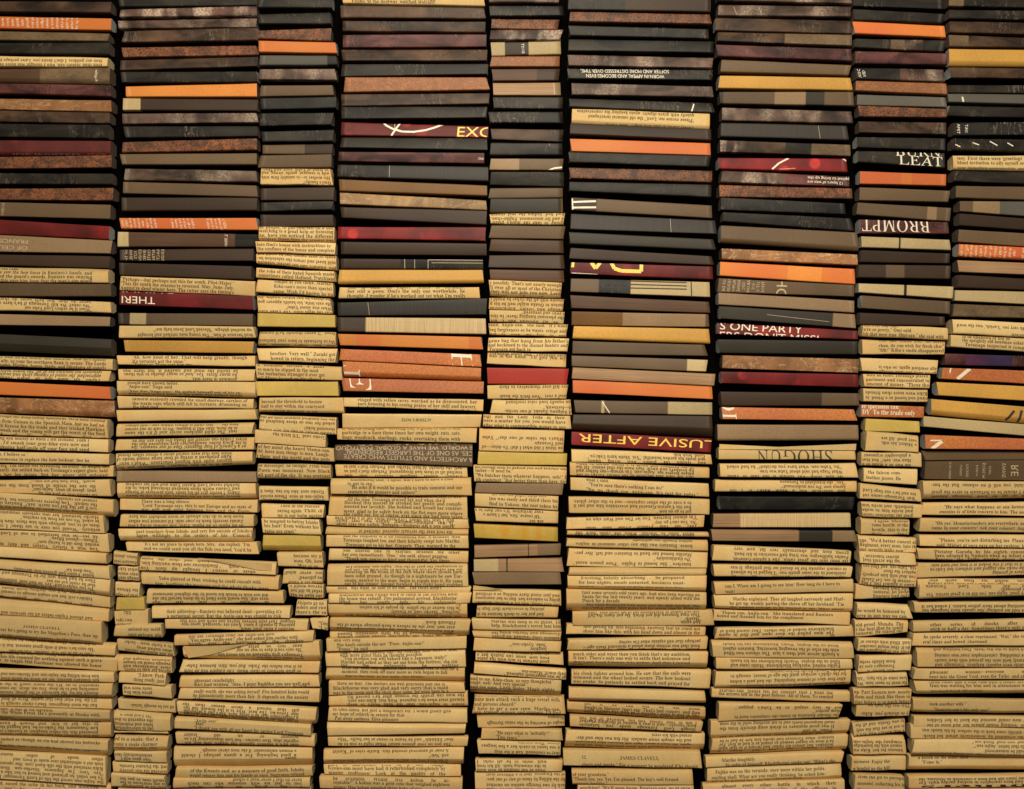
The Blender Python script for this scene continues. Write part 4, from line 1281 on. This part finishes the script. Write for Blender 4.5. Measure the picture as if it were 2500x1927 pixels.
            _, xc, f, hc, st, txt = it
            em = hc / 0.69
            if len(txt) > 3: em = hc
            V, T, wd = layout(txt, 'r' if st == 's' else 'n', em, 3)
            X = xc - (V[:, 1] - 0.33 * em)
            dy = V[:, 0] - wd / 2
            put(np.column_stack((X, vline(X, f, dy))), T, INKS['w'] if r['kind'] == 'J' else INKS['d'], True)
        elif it[0] == 'stroke':
            _, w, c, pts = it
            pts = [np.array(p) for p in pts]
            V, T = [], []
            for p, q in zip(pts[:-1], pts[1:]):
                L_ = np.linalg.norm(q - p)
                if L_ < 1e-6: continue
                u = (q - p) / L_; nn = np.array([-u[1], u[0]]) * w / 2
                ns = max(1, int(L_ / 30))
                for s_ in range(ns):
                    A = p + (q - p) * s_ / ns; B = p + (q - p) * (s_ + 1) / ns
                    k = len(V); V += [A - nn, A + nn, B + nn, B - nn]; T += [(k, k + 1, k + 2), (k, k + 2, k + 3)]
            V = np.array(V)
            t = np.clip((V[:, 0] - xl) / W, 0, 1)
            top = tl * (1 - t) + tr * t; h = (bl - tl) * (1 - t) + (br - tr) * t
            thin = w < 2.2
            put(np.column_stack((V[:, 0], (V[:, 1] - top) / h)), np.array(T), INKS['k'] if c == 'k' else INKS['y'] if c == 'y' else INKS['d'] if thin else INKS['w'], True)

    me = bpy.data.meshes.new('outer_sheet')
    me.from_pydata([tuple(map(float, v)) for v in verts], [], faces)
    for m in slots:
        me.materials.append(m)
    me.polygons.foreach_set('material_index', mats)
    nb_ = NX * NR + 1
    sm = np.zeros(len(faces), dtype=bool)
    sm[:NX * NR] = True
    me.polygons.foreach_set('use_smooth', sm)
    me.update()
    o = bpy.data.objects.new(name, None)
    o.empty_display_size = 0.01
    col.objects.link(o)
    sh = bpy.data.objects.new('outer_sheet', me)
    sh.parent = o
    col.objects.link(sh)
    zb = ZC + (963.5 - cy) * S
    # the object's origin is the middle of its lower edge
    o.location = ((cx - 1250) * S + math.sin(ang) * hm * S / 2, 0.0, zb - math.cos(ang) * hm * S / 2)
    o.rotation_euler = (0, -ang, 0)
    # ---- the cut end that shows
    cen = tuple(sum(c[k] for c in cap) / len(cap) for k in range(3))
    s_ = 1 if seen_right else -1
    cv = [tuple(c) for c in cap] + [(cen[0] + s_ * 0.0003 * rg.uniform(-1, 1), cen[1], cen[2])]
    n = len(cap)
    cf = []
    for j in range(n):
        k = (j + 1) % n
        cf.append((j, k, n) if not seen_right else (k, j, n))
    ce = bpy.data.meshes.new('cut_end')
    ce.from_pydata(cv, [], cf)
    if r['kind'] in 'PVv':
        ce.materials.append(END_PAGE)
    else:
        light = r['kind'] in 'ORFJYC' or rg.random() < 0.12
        ce.materials.append(END_WHITE if light else END_DARK)
    ce.update()
    co = bpy.data.objects.new('cut_end', ce)
    co.parent = o
    col.objects.link(co)
    # ---- a corner of the sheet that has come loose
    for it in r['items']:
        if it[0] != 'flap':
            continue
        pts = it[1]
        n = len(pts) // 2
        up, lo = pts[:n], pts[n:][::-1]
        fv, ff = [], []
        M_ = 12
        tp = np.linspace(0, 1, n)
        for i in range(M_ + 1):
            q = i / M_
            A = np.array([np.interp(q, tp, [p[k] for p in up]) for k in (0, 1)])
            B = np.array([np.interp(q, tp, [p[k] for p in lo]) for k in (0, 1)])
            for w in (0, 0.33, 0.66, 1):
                p = A + (B - A) * w
                lift = front - 3.0 - 5 * q * (1 - w) - 2 * math.sin(3 * q)
                fv.append(loc(p[0], p[1], lift))
        for i in range(M_):
            for j in range(3):
                k = i * 4 + j
                ff.append((k, k + 1, k + 5, k + 4))
        fm = bpy.data.meshes.new('loose_flap')
        fm.from_pydata(fv, [], ff)
        fm.materials.append(PAGE)
        fo = bpy.data.objects.new('loose_flap', fm)
        fo.parent = o
        col.objects.link(fo)
        md = fo.modifiers.new('thickness', 'SOLIDIFY')
        md.thickness = 0.0002
    r['obj'] = o
    return o


# ------------------------------------------------------------------ labels
LOOK = dict(K='charcoal leather-print', k='black', B='brown leather-print', X='oxblood leather-print', A='tan suede-print',
            S='rough brown', T='plain taupe', t='plain light tan', D='plain dark brown', G='dark grey', g='pale grey',
            N='charcoal linen-textured', n='cream linen-textured', C='cream', O='orange', o='red-orange', Q='amber-orange', Y='golden yellow',
            R='dark red', r='dim red spotted', F='bright red', J='peach leather-print', L='rust-and-black crackled', l='rusty brown pebbled', H='shiny brown leather-print',
            h='glossy brown leather-print', W='dark wood-grain', w='light wood-grain', V='olive-yellow', v='mustard striped',
            b='warm brown', m='tan marbled', U='purple', M='tan wood-grain and taupe', P='blank cream page')
ORD = ['topmost', 'second', 'third', 'fourth', 'fifth', 'sixth', 'seventh', 'eighth', 'ninth', 'tenth', 'eleventh', 'twelfth', 'thirteenth',
       'fourteenth', 'fifteenth', 'sixteenth', 'seventeenth', 'eighteenth', 'nineteenth', 'twentieth']
STACK = {1: 'leftmost stack', 2: 'second stack from left', 3: 'third stack from left', 4: 'fourth stack from left', 5: 'middle stack',
         6: 'fourth stack from right', 7: 'third stack from right', 8: 'second stack from right', 9: 'rightmost stack',
         10: 'short narrow stack at lower left'}
import re


def snippets(r):
    out = []
    for it in sorted([i for i in r['items'] if i[0] == 'line'], key=lambda i: abs(i[4] - 0.5)):
        ws = it[5].lstrip('~').split()
        for n in (4, 3, 2, 5):
            for k in range(0, len(ws) - n + 1):
                run = ws[k:k + n]
                if k == 0 and not it[5].startswith('~'):
                    continue
                if k + n == len(ws):
                    continue
                if all(re.fullmatch(r"[a-z']+", w) and len(w) > 0 for w in run) and sum(len(w) for w in run) >= 9:
                    out.append((' '.join(run), it[1]))
    for it in sorted([i for i in r['items'] if i[0] == 'line'], key=lambda i: abs(i[4] - 0.5)):
        ws = it[5].lstrip('~').split()
        for n in (3, 2):
            for k in range(0, len(ws) - n + 1):
                run = [w.rstrip('.,') for w in ws[k:k + n]]
                if all(re.fullmatch(r"[a-z']+", w) for w in run) and all(re.fullmatch(r"[a-z']+", w) for w in ws[k:k + n - 1]) and sum(len(w) for w in run) >= 5:
                    out.append((' '.join(run), it[1]))
    if not out:
        for it in [i for i in r['items'] if i[0] == 'line']:
            ws = [w for w in it[5].lstrip('~').split()[1:] if re.fullmatch(r"[a-z]{4,}", w)] or [w for w in re.findall(r"(?<![A-Za-z'-])[a-z]{2,}(?![A-Za-z'-])", it[5])]
            if ws:
                out.append((max(ws, key=len), it[1]))
    return out


BAD = re.compile(r'penis|pillow|whore|erect|^on about|^be a$')


def label_all():
    used, quotes = set(), set()
    for r in rows:
        r['q'] = None
        for q, mode in snippets(r):
            if q not in quotes and not BAD.search(q):
                r['q'] = q; r['mode'] = mode; quotes.add(q)
                break
    cols = {}
    for r in rows:
        cols.setdefault(r['col'], []).append(r)
    for c in cols.values():
        c.sort(key=lambda r: r['tl'] + r['tr'] + r['bl'] + r['br'])

    def look(r):
        k = r['kind']
        if k == 'P' and r['items']:
            return 'barely lettered cream page'
        if len(r['segs']) > 1 and r['kind'] not in 'Mv':
            s = [LOOK[r['segs'][i][0]].split()[-1].replace('-print', '') for i in (0, -1)]
            if r['segs'][0][0] != r['segs'][-1][0]:
                return LOOK[r['segs'][0][0]] + ' and ' + s[1]
        for it in r['items']:
            if it[0] == 'vert':
                return LOOK[k] + ' sideways-lettered'
        return LOOK[k]

    def short(r):
        if r.get('lab_s'):
            return r['lab_s']
        if r['q']:
            return '"%s" strip' % ' '.join(r['q'].split()[:3])
        return look(r) + ' strip'

    for r in rows:
        for it in r['items']:
            if it[0] == 'big':
                t = it[7]
                sp = SPECIAL.get(t)
                if sp:
                    r['lab_s'], r['lab'] = sp
    allc = []
    for cn, c in cols.items():
        for i, r in enumerate(c):
            st = STACK[cn]
            cands = []
            if r.get('lab'):
                cands.append(r['lab'])
            elif r['q']:
                up = 'upside-down words' if r['mode'] == 'i' else 'upright words'
                cands.append('cream book-page strip with %s "%s", %s' % (up, r['q'], st))
                cands.append('cream page strip with %s "%s", %s' % (up, r['q'], st))
            lk = look(r)
            ab = short(c[i - 1]) if i else None
            be = short(c[i + 1]) if i + 1 < len(c) else None
            if ab:
                cands.append('%s strip just under the %s, %s' % (lk, ab, st))
            if be:
                cands.append('%s strip just above the %s, %s' % (lk, be, st))
            if not ab and not r['q']:
                cands.insert(0, '%s strip at the very top, %s' % (lk, st))
            same = [q for q in c if look(q) == lk]
            k = same.index(r)
            if k < len(ORD):
                cands.append('%s strip, %s such one down, %s' % (lk, ORD[k], st))
            if i and ab and be:
                cands.append('%s strip between the %s and the %s, %s' % (lk, ab, be, st))
            allc.append((r, cands))
    count = {}
    for r, cands in allc:                 # how many strips each wording is true of
        for L_ in set(cands):
            count[L_] = count.get(L_, 0) + 1
    for r, cands in allc:
        ok = [L_ for L_ in cands if count[L_] == 1 and 4 <= len(L_.split()) <= 16 and L_ not in used]
        if not ok:
            print('NOLABEL', cands)
            ok = cands[-1:]
        r['label'] = ok[0]
        used.add(ok[0])


SPECIAL = {
    'IDE INVITED. CO': ('dim red spotted strip', 'dark red strip with blurred spots and a faint capital line beneath, leftmost stack'),
    'FRANCISCO': ('tan "FRANCISCO" strip', 'tan strip with upside-down white capitals "FRANCISCO" and pale blotches, leftmost stack'),
    'THERI': ('red "THERI" strip', 'dark red strip with large upside-down white capitals "THERI", second stack from left'),
    'EXC': ('red swoosh strip', 'red strip with a white handwritten swoosh and yellow capitals "EXC", fourth stack'),
    'Oxb': ('oxblood strip', 'oxblood leather-print strip with tiny white letters "Oxb" at its right end'),
    'SOFTER AND MORE DISTRESSED OVER TIME,': ('black "SOFTER AND MORE" strip', 'black leather-print strip with upside-down white capitals "SOFTER AND MORE DISTRESSED OVER TIME"'),
    'LUSIVE AFTER': ('red "LUSIVE AFTER" strip', 'dark red strip with upside-down yellow capitals "LUSIVE AFTER"'),
    'S ONE PARTY': ('red "ONE PARTY" strip', 'dark red strip with upright white capitals "S ONE PARTY"'),
    'pplied to bring up the': ('"layers of wax" strip', 'shiny brown leather-print strip with upside-down small white words "layers of wax are"'),
    'LEAT': ('black "LEAT" strip', 'black leather-print strip with large white serif capitals "LEAT" at its right'),
    'BROMPT': ('oxblood capitals strip', 'brown strip with large upside-down white serif capitals, second stack from right'),
    'SHOGUN': ('title-page strip', 'cream page strip with very large upside-down black capitals, a title, third stack from right'),
    "AUTHOR'S NOTE": ('"AUTHOR\'S NOTE" strip', 'cream page strip with only the upside-down heading "AUTHOR\'S NOTE" on it'),
    'E WORLD, WE HAVE A GLOBAL PORTFOLIO': ('brown "ARCHITECTS" strip', 'brown strip with upside-down white capitals "ARCHITECTS AND STYLISTS WHO CREATE"'),
    'er specialist call:': ('"trade only" strip', 'short salmon strip with white words "To the trade only", second stack from right'),
    'for late nights, meals untasted, business unat-': ('"for late nights" strip', 'cream page strip in larger upright print reading "for late nights, meals untasted"'),
    'JAMES CLAVELL': ('running-head strip', None),
}
n12 = 0
for r in rows:
    for it in r['items']:
        if it[0] == 'big' and it[7] == 'JAMES CLAVELL':
            r['lab_s'] = 'running-head strip'
            r['lab'] = ('tall cream page strip with an upright italic running head, leftmost stack' if r['col'] == 1 else
                        'cream page strip with upright page number 12 and a capital running head, fourth stack from right')
SPECIAL.pop('JAMES CLAVELL')
label_all()

# ------------------------------------------------------------------ the black board behind the strips
def slab(name, x0, x1, y0, y1, z0, z1, mat):
    v = [(x, y, z) for x in (x0, x1) for y in (y0, y1) for z in (z0, z1)]
    f = [(0, 1, 3, 2), (4, 6, 7, 5), (0, 4, 5, 1), (2, 3, 7, 6), (0, 2, 6, 4), (1, 5, 7, 3)]
    me = bpy.data.meshes.new(name)
    me.from_pydata(v, [], f)
    me.materials.append(mat)
    o = bpy.data.objects.new(name, me)
    col.objects.link(o)
    return o


board_m = flat_mat('black_board', (0.0022, 0.002, 0.0018), 1.0)
board_m.node_tree.nodes['Principled BSDF'].inputs['Specular IOR Level'].default_value = 0.0
board = slab('backing_wall', -0.62, 0.62, 0.026, 0.05, ZC - 0.5, ZC + 0.5, board_m)
board['kind'] = 'structure'

for i, r in enumerate(rows):
    o = build(r, i)
    o['label'] = r['label']
    pg = o.name.startswith('page')
    o['category'] = 'paper strip'
    o['group'] = 'folded book-page strips stacked in columns' if pg else 'folded magazine-paper strips stacked in columns'
